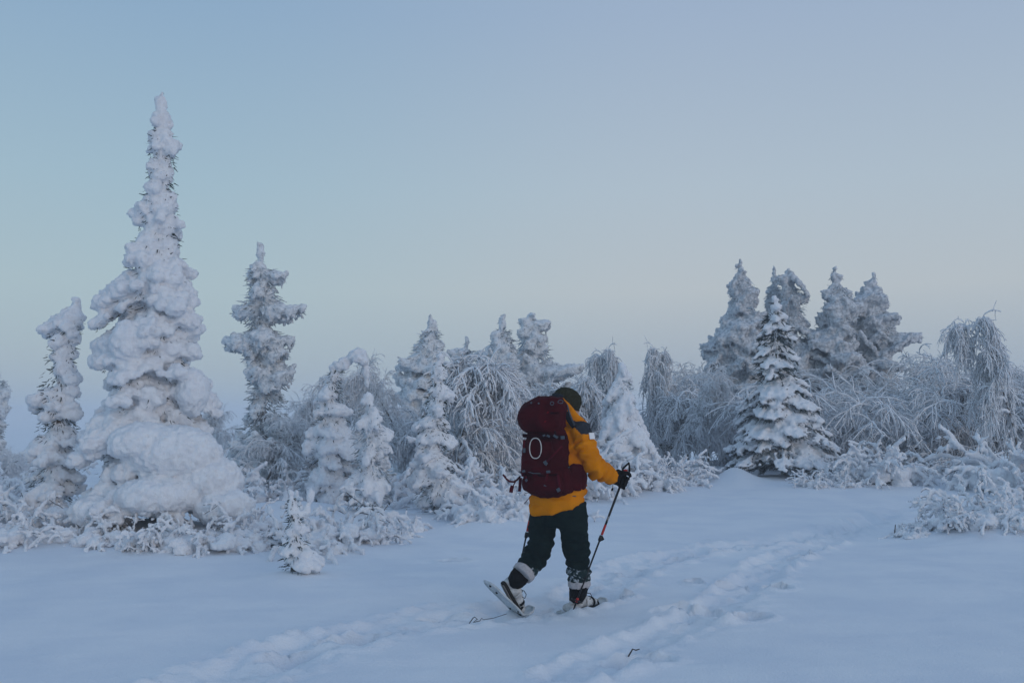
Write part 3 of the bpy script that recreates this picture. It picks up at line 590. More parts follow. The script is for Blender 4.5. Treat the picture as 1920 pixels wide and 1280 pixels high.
# ------------------------------------------------------------------ the hiker
M['yellow'] = mat('jacket_yellow', (0.72, 0.232, 0.003), 0.8, (0.62, 0.19, 0.002), 6, 0.004, 90, 0.06)
M['yoke'] = mat('jacket_grey', (0.026, 0.029, 0.038), 0.8, (0.036, 0.040, 0.050), 12, 0.003, 90, 0.06)
M['olive'] = mat('knit_olive', (0.028, 0.027, 0.016), 0.95, (0.040, 0.038, 0.024), 60, 0.006, 160, 0.04)
M['pants'] = mat('trousers_green', (0.0045, 0.012, 0.013), 0.85, (0.008, 0.018, 0.018), 10, 0.004, 90, 0.06)
M['pantsnow'] = mat('snow_dusted_cloth', (0.012, 0.028, 0.030), 0.85, (0.42, 0.46, 0.50), 34, 0.004, 90, 0.2, 0.52, 0.66)
M['cuff'] = mat('fleece_grey', (0.50, 0.48, 0.49), 0.95, (0.42, 0.40, 0.41), 50, 0.008, 120, 0.1)
M['black'] = mat('black_nylon', (0.005, 0.005, 0.006), 0.8, (0.009, 0.009, 0.010), 30, 0.003, 100, 0.1)
M['glove'] = mat('black_glove', (0.008, 0.008, 0.010), 0.9, (0.014, 0.013, 0.014), 40, 0.004, 120, 0.06)
M['bootwhite'] = mat('boot_white', (0.62, 0.63, 0.63), 0.6, (0.40, 0.41, 0.42), 18, 0.002, 90)
M['sole'] = mat('boot_sole', (0.02, 0.018, 0.017), 0.8)
M['tread'] = mat('sole_grey', (0.28, 0.26, 0.24), 0.8)
M['deck'] = mat('snowshoe_plastic', (0.42, 0.46, 0.48), 0.5, (0.55, 0.58, 0.60), 14)
M['skin'] = mat('skin', (0.55, 0.33, 0.25), 0.6)
M['maroon'] = mat('pack_maroon', (0.056, 0.0026, 0.0065), 0.8, (0.040, 0.002, 0.005), 7, 0.003, 140, 0.06)
M['strap'] = mat('pack_strap', (0.085, 0.0045, 0.013), 0.8, None, 8, 0.001, 200, 0.08)
M['packdark'] = mat('pack_dark', (0.022, 0.003, 0.006), 0.85, spec=0.05)
M['buckle'] = mat('buckle_grey', (0.075, 0.09, 0.11), 0.5, spec=0.2)
M['cord'] = mat('white_cord', (0.62, 0.58, 0.56), 0.8)
M['red'] = mat('red_paint', (0.42, 0.018, 0.016), 0.4)
M['mark'] = mat('lid_mark_red', (0.16, 0.006, 0.012), 0.7, spec=0.05)
M['shaft'] = mat('pole_black', (0.010, 0.010, 0.012), 0.35)
M['white'] = mat('white_print', (0.8, 0.8, 0.8), 0.6)
M['eye'] = mat('eye_dark', (0.03, 0.02, 0.015), 0.3)

Y0 = 8.15
def P(px, py, dy=0.0): return at(px, py, Y0 + dy)
def unit(v): v = np.asarray(v, float); return v / np.linalg.norm(v)
A0 = math.radians(28); Fd = np.array([math.sin(A0), math.cos(A0), 0]); Rd = np.array([math.cos(A0), -math.sin(A0), 0]); UP = np.array([0, 0, 1.0])
def loft(rings, n=28, caps=True):
    """rings: (centre, u half-vector, v half-vector, superellipse power) -> triangles"""
    a = np.arange(n) * 2 * math.pi / n; V = []
    for c, u, v, pw in rings:
        ca, sa = np.cos(a), np.sin(a); e = 2.0 / pw
        x = np.sign(ca) * np.abs(ca) ** e; y = np.sign(sa) * np.abs(sa) ** e
        V.append(np.asarray(c)[None] + x[:, None] * np.asarray(u)[None] + y[:, None] * np.asarray(v)[None])
    k = len(rings); V = np.concatenate(V); T = []
    i = np.arange(k - 1)[:, None] * n + np.arange(n)[None]; j = np.arange(k - 1)[:, None] * n + (np.arange(n)[None] + 1) % n
    T = np.concatenate([np.stack([i, j, j + n], -1).reshape(-1, 3), np.stack([i, j + n, i + n], -1).reshape(-1, 3)])
    if caps:
        c0, c1 = len(V), len(V) + 1; V = np.concatenate([V, [np.mean(V[:n], 0)], [np.mean(V[-n:], 0)]]); q = np.arange(n); q2 = (q + 1) % n
        T = np.concatenate([T, np.stack([q2, q, np.full(n, c0)], -1), np.stack([(k - 1) * n + q, (k - 1) * n + q2, np.full(n, c1)], -1)])
    return V, T
def limb(pts, rad, n=20, flat=1.0):
    p = np.array(pts, float); t = np.gradient(p, axis=0); rings = []
    for c, d, r in zip(p, t, rad):
        d = unit(d); u = unit(np.cross(d, [0.31, 0.9, 0.2])); v = np.cross(d, u); rings.append((c, u * r, v * r * flat, 2.0))
    return loft(rings, n)
def densify(pts, rad, m=4):
    p = np.array(pts, float); t = np.arange(len(p)); s = np.linspace(0, len(p) - 1, (len(p) - 1) * m + 1)
    def cr(y):
        o = []
        for x in s:
            i = min(int(x), len(p) - 2); f = x - i; p0, p1, p2, p3 = y[max(i - 1, 0)], y[i], y[i + 1], y[min(i + 2, len(p) - 1)]
            o.append(0.5 * (2 * p1 + (p2 - p0) * f + (2 * p0 - 5 * p1 + 4 * p2 - p3) * f * f + (3 * p1 - p0 - 3 * p2 + p3) * f ** 3))
        return np.array(o)
    return cr(p), cr(np.array(rad, float))
def wobj(name, V, Fc, m, parent, smooth=True, loc=None):
    root = parent
    while root.parent is not None: root = root.parent
    b = np.array(root.location)
    o = obj(name, mesh(name, np.asarray(V) - b, Fc, smooth), m, parent)
    return o
def cloth(parts, voxel, smooth, amp, freq, seed, fine=0.35):
    V, Fc, Nn = remesh(*merge(parts), voxel, smooth, 0.5)
    w = V + 0.05 * np.stack([vnoise(V * 5, seed), vnoise(V * 5 + 9, seed), vnoise(V * 5 + 5, seed)], 1)
    d = 1 - np.abs(vnoise(w * np.array(freq), seed)) * 2.0; d2 = 1 - np.abs(vnoise(w * np.array(freq) * 2.1 + 3, seed + 3)) * 2.0
    d = np.maximum(d, -0.6); d2 = np.maximum(d2, -0.6)
    return V + Nn * (amp * (np.abs(d) * d * 1.1 + np.abs(d2) * d2 * fine * 1.4))[:, None], Fc
def split(V, Fc, mask):
    out = []
    for m in (mask, ~mask):
        f = Fc[m]; u, inv = np.unique(f, return_inverse=True); out.append((V[u], inv.reshape(f.shape)))
    return out
def ring_tube(pts, r, sides=6, closed=False):
    p = np.array(pts, float)
    if closed: p = np.concatenate([p, p[:1]])
    return tubes(p[None], np.full((1, len(p)), r), sides, False)
def ribbon(pts, wdir, width, thick):
    """flat webbing with real thickness along a line"""
    p = np.array(pts, float); w = unit(wdir); t = np.gradient(p, axis=0); V = []
    for c, d in zip(p, t):
        nn = unit(np.cross(d, w)); ww = unit(np.cross(nn, d))
        V += [c - ww * width / 2 - nn * thick / 2, c + ww * width / 2 - nn * thick / 2, c + ww * width / 2 + nn * thick / 2, c - ww * width / 2 + nn * thick / 2]
    k = len(p); Q = []
    for i in range(k - 1):
        for j in range(4): Q.append((i * 4 + j, i * 4 + (j + 1) % 4, i * 4 + 4 + (j + 1) % 4, i * 4 + 4 + j))
    Q += [(3, 2, 1, 0), (k * 4 - 4, k * 4 - 3, k * 4 - 2, k * 4 - 1)]
    return np.array(V), np.array(Q)
def slab(c, u, v, w):
    """small bevelled block: centre and three half-vectors"""
    c, u, v, w = [np.asarray(x, float) for x in (c, u, v, w)]; V = []
    for z, s in ((-1, 0.8), (-0.6, 1), (0.6, 1), (1, 0.8)):
        V += [c - u * s - v * s + w * z, c + u * s - v * s + w * z, c + u * s + v * s + w * z, c - u * s + v * s + w * z]
    Q = [(3, 2, 1, 0), (12, 13, 14, 15)] + [(i * 4 + j, i * 4 + (j + 1) % 4, i * 4 + 4 + (j + 1) % 4, i * 4 + 4 + j) for i in range(3) for j in range(4)]
    return np.array(V), np.array(Q)
def surf(p): return float(gz(np.array([p[0]]), np.array([p[1]]))[0] + carve(np.array([p[0]]), np.array([p[1]]))[0])

footR = on_ground(1084, 1141); toeL = on_ground(972, 1150)
base = np.array([P(1047, 945)[0], Y0, min(surf(footR), surf(toeL))])
man = thing('person', 'hiker in yellow jacket and dark trousers striding on snowshoes with two poles', 'person', tuple(base))

# body (mostly under the clothes)
head_c = P(1067, 762, 0.16); Af = math.radians(48); hf = np.array([math.sin(Af), math.cos(Af), -0.12]); hf = unit(hf); hr = unit(np.cross(hf, UP)); hu = np.cross(hr, hf)
hd = []
for t, a, b, o in [(-0.115, .045, .05, .02), (-0.09, .062, .075, .015), (-0.05, .070, .090, .008), (0.0, .074, .098, 0), (0.05, .073, .096, -.004), (0.085, .058, .078, -.006), (0.108, .03, .04, -.008)]:
    hd.append((head_c + hu * t + hf * o, hr * a, hf * b, 2.2))
nose = loft([(head_c + hf * .088 + hu * .012, hr * .008, hu * .01, 2), (head_c + hf * .104 - hu * .012, hr * .012, hu * .012, 2), (head_c + hf * .112 - hu * .026, hr * .014, hu * .010, 2), (head_c + hf * .092 - hu * .034, hr * .014, hu * .006, 2)], 12)
ears = [loft([(head_c + hr * s * .066 - hu * .005, hf * .012, hu * .022, 2), (head_c + hr * s * .082 - hu * .002 - hf * .008, hf * .018, hu * .030, 2)], 12) for s in (-1, 1)]
arms = [limb(*densify([P(1084, 808, -.02), P(1097, 835, -.06), P(1111, 870, -.08), P(1132, 884, -.02), P(1147, 893, .03)], [.055, .05, .042, .036, .022])),
        limb(*densify([P(1050, 808, .24), P(1042, 840, .33), P(1035, 868, .36), P(1022, 890, .39), P(1012, 902, .40)], [.055, .05, .042, .036, .028]))]
legsb = [limb(*densify([P(1068, 945, -.04), P(1075, 990, -.05), P(1082, 1035, -.03), P(1086, 1080, .02), P(1085, 1112, .04)], [.085, .075, .055, .042, .028])),
         limb(*densify([P(1026, 945, .06), P(1016, 990, .05), P(1010, 1030, .02), P(992, 1058, -.08), P(978, 1078, -.125)], [.085, .075, .055, .042, .022]))]
trunkb = loft([(P(1047, 960), Rd * .15, Fd * .11, 2.2), (P(1046, 905, .02), Rd * .145, Fd * .10, 2.2), (P(1060, 840, .08), Rd * .16, Fd * .11, 2.2), (P(1067, 805, .11), Rd * .15, Fd * .09, 2.2), (P(1069, 792, .12), Rd * .07, Fd * .07, 2), (P(1068, 775, .145), Rd * .055, Fd * .06, 2)])
bv, bf, bn = remesh(*merge([loft(hd, 24), nose, trunkb] + ears + arms + legsb), 0.011, 2)
body = wobj('body', bv, bf, M['skin'], man)
for s in (-1, 1): wobj('eye', *blobs([head_c + hf * .088 + hr * s * .032 + hu * .012], [.011], None, 2), M['eye'], man)
wobj('mouth', *limb([head_c + hf * .094 - hu * .058 + hr * x + hf * (-abs(x) * .3) for x in (-.025, -.01, .01, .025)], [.002, .005, .005, .002], 8), M['red'], man)

# jacket
def jr(px, py, dy, a, b, ku=0.0, kv=0.0): return (P(px, py, dy), Rd * a + UP * ku, Fd * b + UP * kv, 2.3)
torso = loft([jr(1046, 951, 0, .215, .165, .05, .045), jr(1046, 944, 0, .228, .178, .05, .045), jr(1046, 925, 0, .226, .175, .03, .02), jr(1046, 900, .02, .205, .16), jr(1052, 870, .04, .20, .15), jr(1060, 835, .08, .215, .15), jr(1064, 812, .10, .212, .14), jr(1068, 797, .11, .165, .12), jr(1070, 786, .12, .11, .10)], 36)
slR = limb(*densify([P(1082, 803, -.02), P(1094, 826, -.05), P(1102, 850, -.07), P(1111, 870, -.07), P(1130, 883, -.02), P(1151, 895, .04)], [.074, .086, .088, .086, .076, .056]), 24)
slL = limb(*densify([P(1050, 804, .24), P(1044, 838, .32), P(1037, 866, .36), P(1024, 888, .39), P(1014, 900, .40)], [.07, .08, .08, .07, .055]), 24)
JV, JF = cloth([torso, slR, slL], 0.0095, 3, 0.012, (8, 8, 10), 51, 0.3)
def creases(V, Fc, axis, reach, amp, pitch, seed, lo=0.0, hi=1.0):
    """bunched cloth: slanting wrinkles across a limb, strongest between lo and hi along it"""
    a = np.array(axis); seg = np.linalg.norm(np.diff(a, axis=0), axis=1); cum = np.r_[0, np.cumsum(seg)]
    best = np.full(len(V), 1e9); par = np.zeros(len(V)); rad = np.zeros((len(V), 3))
    for p0, p1, c0, l in zip(a[:-1], a[1:], cum[:-1], seg):
        t = np.clip(((V - p0) @ (p1 - p0)) / l ** 2, 0, 1); q = p0 + t[:, None] * (p1 - p0); d = np.linalg.norm(V - q, axis=1)
        k = d < best; best[k] = d[k]; par[k] = (c0 + t * l)[k]; rad[k] = (V - q)[k]
    m = np.clip((reach - best) / 0.02, 0, 1); s_ = par / cum[-1]; m *= np.clip((s_ - lo) / 0.12, 0, 1) * np.clip((hi - s_) / 0.08, 0, 1)
    ph = par / pitch * 2 * math.pi + 2.6 * fbm(V * 7, 2, seed) + 1.6 * fbm(V * 3, 1, seed + 4)
    w = np.abs(np.sin(ph * 0.5)); w = 1 - (1 - w) ** 1.0; st_ = np.clip(0.55 + 0.9 * fbm(V * 6 + 4, 2, seed + 2), 0, 1.2)
    return V + rad / (np.linalg.norm(rad, axis=1, keepdims=True) + 1e-9) * (amp * (w - 0.65) * m * st_)[:, None]
armR = densify([P(1082, 803, -.02), P(1094, 826, -.05), P(1102, 850, -.07), P(1111, 870, -.07), P(1130, 883, -.02), P(1151, 895, .04)], [1] * 6)[0]
JV = creases(JV, JF, armR, 0.135, 0.050, 0.070, 5, 0.12, 1.05)
JV = creases(JV, JF, [P(1046, 950), P(1046, 905, .01), P(1054, 865, .04), P(1062, 825, .08)], 0.26, 0.034, 0.10, 15, -.2, 0.95)
cen = JV[JF].mean(1)
zy = P(1085, 810)[2]; my = cen[:, 2] > zy - 0.10 * ((cen[:, 0] - P(1085, 810)[0]) / 0.10)
my &= cen[:, 2] > P(1085, 813)[2]
(yv, yf), (kv_, kf_) = split(JV, JF, my)
wobj('jacket', kv_, kf_, M['yellow'], man)
wobj('shoulder_yoke', yv, yf, M['yoke'], man)['label'] = 'dark grey shoulder panel'
# high collar / rolled hood round the neck, dark lining showing at the back
def cr_(px, py, dy, a, b, kv=0.0, ku=0.0): return (P(px, py, dy), Rd * a + UP * ku, Fd * b + UP * kv, 2.1)
CV, CF = cloth([loft([cr_(1071, 797, .12, .120, .112, 0), cr_(1071, 788, .125, .128, .125, -.015, -.01), cr_(1070, 780, .13, .130, .130, -.05, -.035), cr_(1065, 771, .13, .124, .130, -.098, -.070), cr_(1064, 767, .135, .106, .112, -.10, -.075)], 30)], 0.009, 2, 0.006, (9, 9, 11), 53)
wobj('hood', CV, CF, M['yellow'], man)
wobj('hood_lining', *ribbon([P(1065, 766, .135) + Rd * .128 * math.cos(t) + Fd * .132 * math.sin(t) - UP * (.08 * math.sin(t) + .045 * math.cos(t)) + UP * 0.012 for t in np.linspace(math.radians(165), math.radians(275), 14)], UP, 0.05, 0.012), M['yoke'], man)
wobj('drawcord', *ring_tube([P(1086, 783, .1), P(1088, 781, .08), P(1090, 784, .07)], .006), M['black'], man)
# white arm patch, following the sleeve
pc = P(1099, 821, -0.05); pn = unit(np.array([0.55, -0.8, 0.25])); pu = unit(np.cross(UP, pn)); pv = np.cross(pn, pu)
hit, al_, ij = [], [], []
for j in range(5):
    for i in range(5):
        q = pc + pu * (i - 2) * .0125 + pv * (j - 2) * .013 + pn * 0.3; d = JV - q; al = d @ (-pn); off = np.linalg.norm(d + al[:, None] * pn, axis=1)
        hit.append(q); al_.append(al[off < 0.012].min() if (off < 0.012).any() else np.nan); ij.append((1, i - 2, j - 2, (i - 2) ** 2))
al_ = np.array(al_); ij = np.array(ij, float); okp = ~np.isnan(al_)
fit = ij @ np.linalg.lstsq(ij[okp], al_[okp], rcond=None)[0]; fit -= max(0.0, np.max((fit - al_)[okp])) * 0.85 + 0.003
hit = [q - pn * a for q, a in zip(hit, fit)]
hit = np.array(hit); hb = hit - pn * 0.004
PF = [(j * 5 + i, j * 5 + i + 1, j * 5 + i + 6, j * 5 + i + 5) for j in range(4) for i in range(4)]
wobj('arm_patch', np.concatenate([hit, hb]), PF + [tuple(25 + x for x in q[::-1]) for q in PF], M['white'], man)['label'] = 'white rectangular patch on the sleeve'

# beanie
bc = P(1064, 752, 0.15); BV, BF = cloth([loft([(bc + hu * t + hf * o, hr * a, hf * b, 2.1) for t, a, b, o in [(-.065, .098, .112, -.012), (-.04, .106, .121, -.01), (0, .110, .126, -.006), (.045, .104, .118, -.008), (.08, .084, .094, -.014), (.103, .050, .056, -.02), (.112, .018, .02, -.022)]], 30)], 0.008, 2, 0.004, (12, 12, 5), 57)
wobj('beanie', BV, BF, M['olive'], man)
wobj('beanie_hem', *merge([ring_tube([bc - hu * .066 - hf * .012 + hr * .1 * math.cos(t) + hf * .114 * math.sin(t) for t in np.linspace(0, 2 * math.pi, 30)], .009, 8)]), M['olive'], man)

# trousers
tro = [loft([(P(1047, 930), Rd * .19, Fd * .15, 2.2), (P(1047, 960), Rd * .185, Fd * .15, 2.2), (P(1047, 985, 0), Rd * .15, Fd * .12, 2.2)], 30),
       limb(*densify([P(1070, 945, -.04), P(1075, 985, -.05), P(1080, 1028, -.03), P(1085, 1062, .01), P(1086, 1088, .03)], [.122, .114, .100, .088, .086]), 24),
       limb(*densify([P(1024, 945, .06), P(1017, 985, .05), P(1012, 1024, .02), P(1000, 1050, -.04), P(983, 1071, -.10)], [.122, .112, .098, .092, .086]), 24)]
TV, TF = cloth(tro, 0.0095, 3, 0.011, (8, 8, 8), 61, 0.3)
TV = creases(TV, TF, [P(1072, 960, -.04), P(1080, 1028, -.03), P(1085, 1062, .01), P(1086, 1092, .03)], 0.16, 0.026, 0.075, 25, 0.25, 1.1)
TV = creases(TV, TF, [P(1022, 960, .06), P(1012, 1024, .02), P(1000, 1050, -.04), P(980, 1075, -.10)], 0.16, 0.026, 0.075, 35, 0.25, 1.1)
tc_ = TV[TF].mean(1); dusty = tc_[:, 2] < P(1085, 1066)[2] + 0.05 * vnoise(tc_ * 9, 4)
(dv, df), (tv_, tf_) = split(TV, TF, dusty)
wobj('trousers', tv_, tf_, M['pants'], man)
for hv_, hf_ in split(dv, df, dv[df].mean(1)[:, 0] > P(1040, 1050)[0]): wobj('trouser_hem', hv_, hf_, M['pantsnow'], man)['label'] = 'snow-dusted lower trouser leg'
legR = unit(P(1086, 1100, .03) - P(1085, 1070, .01)); legL = unit(P(972, 1082, -.14) - P(998, 1052, -.05))
def band(c, ax, r, h, seed):
    u = unit(np.cross(ax, [0.2, 0.9, 0.1])); v = np.cross(ax, u)
    return cloth([loft([(c + ax * t, u * a, v * a, 2.2) for t, a in ((-h, r * .9), (-h * .7, r), (h * .7, r * .98), (h, r * .9))], 26)], 0.008, 2, 0.004, (14, 14, 14), seed)
wobj('cuff', *band(P(1086, 1092, .03), legR, .092, .028, 71), M['cuff'], man)['label'] = 'pale grey fleece gaiter cuff'
wobj('cuff', *band(P(982, 1073, -.105), legL, .092, .028, 72), M['cuff'], man)['label'] = 'pale grey fleece gaiter cuff'

# boots
def boot(heel, t, u, shin_top, name_seed):
    t = unit(t); u = unit(u - t * (u @ t)); s = np.cross(t, u); X = lambda d, h, w=0.0: heel + t * d + u * h + s * w
    b = wobj('boot', *cloth([loft([(X(d, hc), s * a, u * b_, 2.6) for d, a, b_, hc in [(-.012, .022, .028, .052), (.0, .034, .042, .056), (.04, .042, .052, .064), (.10, .044, .056, .068), (.15, .046, .046, .058), (.21, .049, .036, .048), (.26, .044, .029, .042), (.29, .030, .022, .036), (.302, .014, .010, .032)]], 24)], .006, 2, .002, (20, 20, 20), name_seed), M['bootwhite'], man)
    wobj('sole', *loft([(X(d, .008), s * a, u * .014, 4) for d, a in [(-.016, .02), (-.004, .034), (.03, .04), (.09, .036), (.14, .038), (.21, .048), (.27, .042), (.305, .022)]], 24), M['sole'], b)
    for w in (-.016, .016): wobj('tread', *ribbon([X(d, -.008, w * k) for d, k in ((.0, 1), (.06, 1.1), (.12, .95), (.19, 1.3), (.27, .9))], s, .014, .006), M['tread'], b)
    ank = X(.055, .085); m1 = ank * .5 + shin_top * .5
    wobj('boot_shaft', *cloth([limb(*densify([X(.065, .055), ank, m1, shin_top, shin_top + (shin_top - m1) * .5], [.050, .060, .070, .075, .074]), 22)], .007, 2, .004, (12, 12, 20), name_seed + 1), M['black'], b)
    for d in (.125, .205): wobj('binding_strap', *ribbon([X(d + .01 * math.cos(a), .045 + .052 * math.sin(a) * (1.1 if d < .15 else .85), .056 * math.cos(a)) for a in np.linspace(-.5, math.pi + .5, 16)], t, .02, .004), M['bootwhite' if d < .15 else 'black'], b)
    wobj('lace', *ring_tube([X(.13, .105), X(.155, .125, .02), X(.185, .12, .035), X(.195, .09, .045), X(.17, .075, .045), X(.15, .09, .03)], .0035, 5), M['black'], b)
    wobj('lace', *ring_tube([X(.12, .11), X(.165, .13, -.02), X(.20, .10, -.03), X(.23, .07, -.02), X(.26, .075, 0)], .0035, 5), M['black'], b)
    return X
tR = np.array([math.sin(math.radians(46)), math.cos(math.radians(46)), 0.0]); zR = surf(footR) - 0.012
hR = np.array([footR[0] - .05, footR[1] - 0.02, zR]); XR = boot(hR, tR, UP, P(1086, 1096, .03), 81)
tL = unit(np.array([0.118, 0.085, -0.232])); uL = unit(np.array([0.62, 0.34, 0.70]))
heelL = toeL - tL * 0.285; heelL[2] = surf(toeL) + 0.285 * 0.86 - 0.005; XL = boot(heelL, tL, uL, P(974, 1080, -.13), 84)

def snowshoe(label, X, s_dir, prof, loc):
    """prof: (along, height, half width) of the deck's midline"""
    t = thing('snowshoe', label, 'snowshoe', tuple(loc)); V, Q = [], []; k = len(prof)
    for (d, h, w) in prof:
        for x in (-1, -.5, 0, .5, 1): V.append(X(d, h, w * x))
    V = np.array(V); nrm = unit(np.cross(V[5] - V[0], V[1] - V[0])); V2 = np.concatenate([V + nrm * .003, V - nrm * .003]); n = len(V)
    for i in range(k - 1):
        for j in range(4):
            a = i * 5 + j; Q += [(a, a + 1, a + 6, a + 5), (n + a + 5, n + a + 6, n + a + 1, n + a)]
    dk = wobj('deck', V2, Q, M['deck'], t)
    rim = [V[i * 5] for i in range(k)] + [V[(k - 1) * 5 + j] for j in (1, 2, 3)] + [V[i * 5 + 4] for i in range(k - 1, -1, -1)] + [V[j] for j in (3, 2, 1)]
    wobj('frame', *ring_tube(rim, .009, 8, True), M['deck'], t)
    for i in (1, 2): wobj('rivet', *blobs([V[i * 5 + 2] + nrm * .004 * q for q in (1,)], [.011], None, 2), M['sole'], t)
    wobj('toe_strap', *ribbon([X(prof[k // 2][0] + .03, -.01 + .075 * math.sin(a), .062 * math.cos(a)) for a in np.linspace(-.2, math.pi + .2, 14)], XR(1, 0) - XR(0, 0), .016, .004), M['black'], t)
    return t
snowshoe('pale plastic snowshoe lifted on its toe under the trailing boot', XL, None, [(-.10, -.105, .05), (-.06, -.095, .085), (.02, -.075, .098), (.12, -.045, .10), (.21, -.02, .10), (.27, -.008, .095), (.305, .035, .085), (.322, .09, .065), (.318, .125, .035)], heelL)
snowshoe('snow-dusted snowshoe flat on the snow under the leading boot', XR, None, [(-.13, -.005, .045), (-.08, -.012, .085), (.0, -.015, .10), (.12, -.015, .105), (.24, -.012, .10), (.32, .0, .085), (.375, .03, .055), (.39, .05, .03)], hR)
wobj('heel_cup', *cloth([loft([(XR(d, h), XR(0, 0, .058) - XR(0, 0), UP * .03, 2.4) for d, h in ((-.055, .02), (-.03, .03), (.02, .03), (.05, .02))], 20)], .007, 2, .004, (20, 20, 20), 90), M['bootwhite'], man)['label'] = 'white heel cup caked with snow'

# ------------------------------------------------------------------ poles and gloves
def pole(label, top, tip, seed):
    t = thing('trekking_pole', label, 'trekking pole', tuple(tip)); w = unit(top - tip); Ln = np.linalg.norm(top - tip); X = lambda f: top + (tip - top) * f
    e1 = unit(np.cross(w, [0, 1, 0.1])); e2 = np.cross(w, e1)
    wobj('shaft', *limb([X(.10), X(.30), X(.42)], [.0095, .0095, .0095], 14), M['shaft'], t)
    wobj('colour_band', *limb([X(.39), X(.40), X(.455), X(.465)], [.0096, .0102, .0102, .0096], 14), M['red'], t)
    wobj('lock_lever', *merge([limb([X(.468), X(.474), X(.50), X(.51)], [.011, .0155, .0155, .011], 14), limb([X(.475) - e1 * .01, X(.487) - e1 * .024, X(.50) - e1 * .012], [.007, .010, .007], 10)]), M['shaft'], t)
    wobj('lower_shaft', *limb([X(.505), X(.75), X(.965)], [.0075, .0070, .0065], 12), M['shaft'], t)
    wobj('tip', *limb([X(.96), X(.985), X(1.02)], [.0085, .006, .003], 10), M['shaft'], t)
    bc_ = X(.935); ring = [bc_ + e1 * .046 * math.cos(a) + e2 * .046 * math.sin(a) for a in np.linspace(0, 2 * math.pi, 22)]
    bk = wobj('basket', *ring_tube(ring, .0055, 6), M['shaft'], t)
    for a in (.4, 2.0, 3.6, 5.2): wobj('spoke', *ring_tube([bc_, bc_ + e1 * .023 * math.cos(a) + e2 * .023 * math.sin(a) + w * .006, bc_ + e1 * .046 * math.cos(a) + e2 * .046 * math.sin(a)], .0045, 5), M['shaft'], bk)
    wobj('basket_hub', *limb([X(.915), X(.925), X(.945)], [.009, .013, .011], 12), M['red'], bk)
    wobj('grip', *limb([X(-.005), X(.01), X(.04), X(.08), X(.12)], [.012, .019, .017, .016, .011], 16), M['black'], t)
    wobj('grip_cap', *blobs([X(-.005) + e1 * .004], [[.019, .019, .014]], None, 2), M['red'], t)
    lp = [X(.012) + e1 * (-.018 * math.sin(a * 2) * .6 - .022 * math.sin(a)) * 1.0 + w * (.048 * (1 - math.cos(a))) + e2 * .004 * math.sin(a) for a in np.linspace(0, 2 * math.pi, 22)]
    wobj('wrist_strap', *ribbon(lp, e2 + 0.9 * e1, .020, .006), M['black'], t)
    return t, X, w, e1, e2
def lettering(text, X, w, parent, f0, size):
    cu = bpy.data.curves.new('lettering', 'FONT'); cu.body = text; cu.size = size; cu.extrude = 0.0006; cu.align_x = 'CENTER'; cu.align_y = 'CENTER'
    o = bpy.data.objects.new('tmp', cu); COL.objects.link(o); dg = bpy.context.evaluated_depsgraph_get()
    me = bpy.data.meshes.new_from_object(o.evaluated_get(dg)); bpy.data.objects.remove(o)
    v = np.array([x.co[:] for x in me.vertices]); c = X(f0); nf = unit(np.array([0, 0, CAMZ]) - c); nf = unit(nf - w * (nf @ w)); y = np.cross(nf, w)
    co = c + v[:, :1] * w + v[:, 1:2] * y * 0.9 + nf * (.0105 + v[:, 2:3] - (np.abs(v[:, 1:2]) ** 2) * 40)
    me.vertices.foreach_set('co', (co - np.array(parent.location)).ravel().astype(np.float32)); me.materials.clear()
    return obj('lettering', me, M['white'], parent)
tipR = on_ground(1075, 1153); tipR[2] = surf(tipR) - 0.015; topR = at(1173, 884, 8.24)
pR, XpR, wR, e1R, e2R = pole('black trekking pole with red band, gripped out in front', topR, tipR, 1)
lettering('LEKI', XpR, wR, pR, .345, .024)
tipL = at(958, 1128, 8.46); tipL[2] = surf(tipL) - 0.015; topL = at(1014, 872, 8.60)
pL, XpL, wL, e1L, e2L = pole('black trekking pole with red band, mostly hidden behind the trailing leg', topL, tipL, 2)
def glove(X, w, wrist, side):
    """hand closed round the grip: palm, four curled fingers, thumb"""
    g = X(.055); pd = unit(wrist - g - w * ((wrist - g) @ w)); q = np.cross(w, pd) * side; parts = []
    palm = g + pd * .036 - q * .012
    parts.append(loft([(palm + w * h, pd * a, q * b, 2.4) for h, a, b in ((-.052, .016, .016), (-.035, .026, .024), (0, .030, .026), (.032, .028, .024), (.048, .016, .014))], 16))
    for k, (h, ln) in enumerate(((.034, .92), (.012, 1.0), (-.010, .97), (-.031, .82))):
        rr = .033 - .001 * k; ang = np.linspace(math.radians(25), math.radians(25 + 235 * ln), 7)
        parts.append(limb([g + w * (h - .004 * i) + (pd * math.cos(a) - q * math.sin(a) * -1 * -1) * rr for i, a in enumerate(ang)], [.0125, .0128, .0122, .0122, .0115, .0108, .009], 10))
    parts.append(limb([palm + w * .028 + q * .014, g + q * .034 + w * .042, g + q * .034 - pd * .016 + w * .040, g + q * .020 - pd * .034 + w * .034], [.016, .0145, .013, .010], 10))
    parts.append(limb([palm, palm * .5 + wrist * .5, wrist, wrist + (wrist - palm) * .35], [.030, .036, .042, .046], 16))
    V, Fc, _ = remesh(*merge(parts), .0048, 1); V = g + (V - g) * 1.28
    return V, Fc
gl = wobj('glove', *glove(XpR, wR, P(1150, 896, .05), 1), M['glove'], man)
wobj('toggle', *merge([ring_tube([P(1149, 909, .03), P(1149, 915, .03)], .003, 5), limb([P(1149, 914, .03), P(1148, 917, .03), P(1147, 920, .03)], [.005, .009, .006], 8)]), M['black'], gl)
wobj('glove', *glove(XpL, wL, P(1016, 898, .40), -1), M['glove'], man)

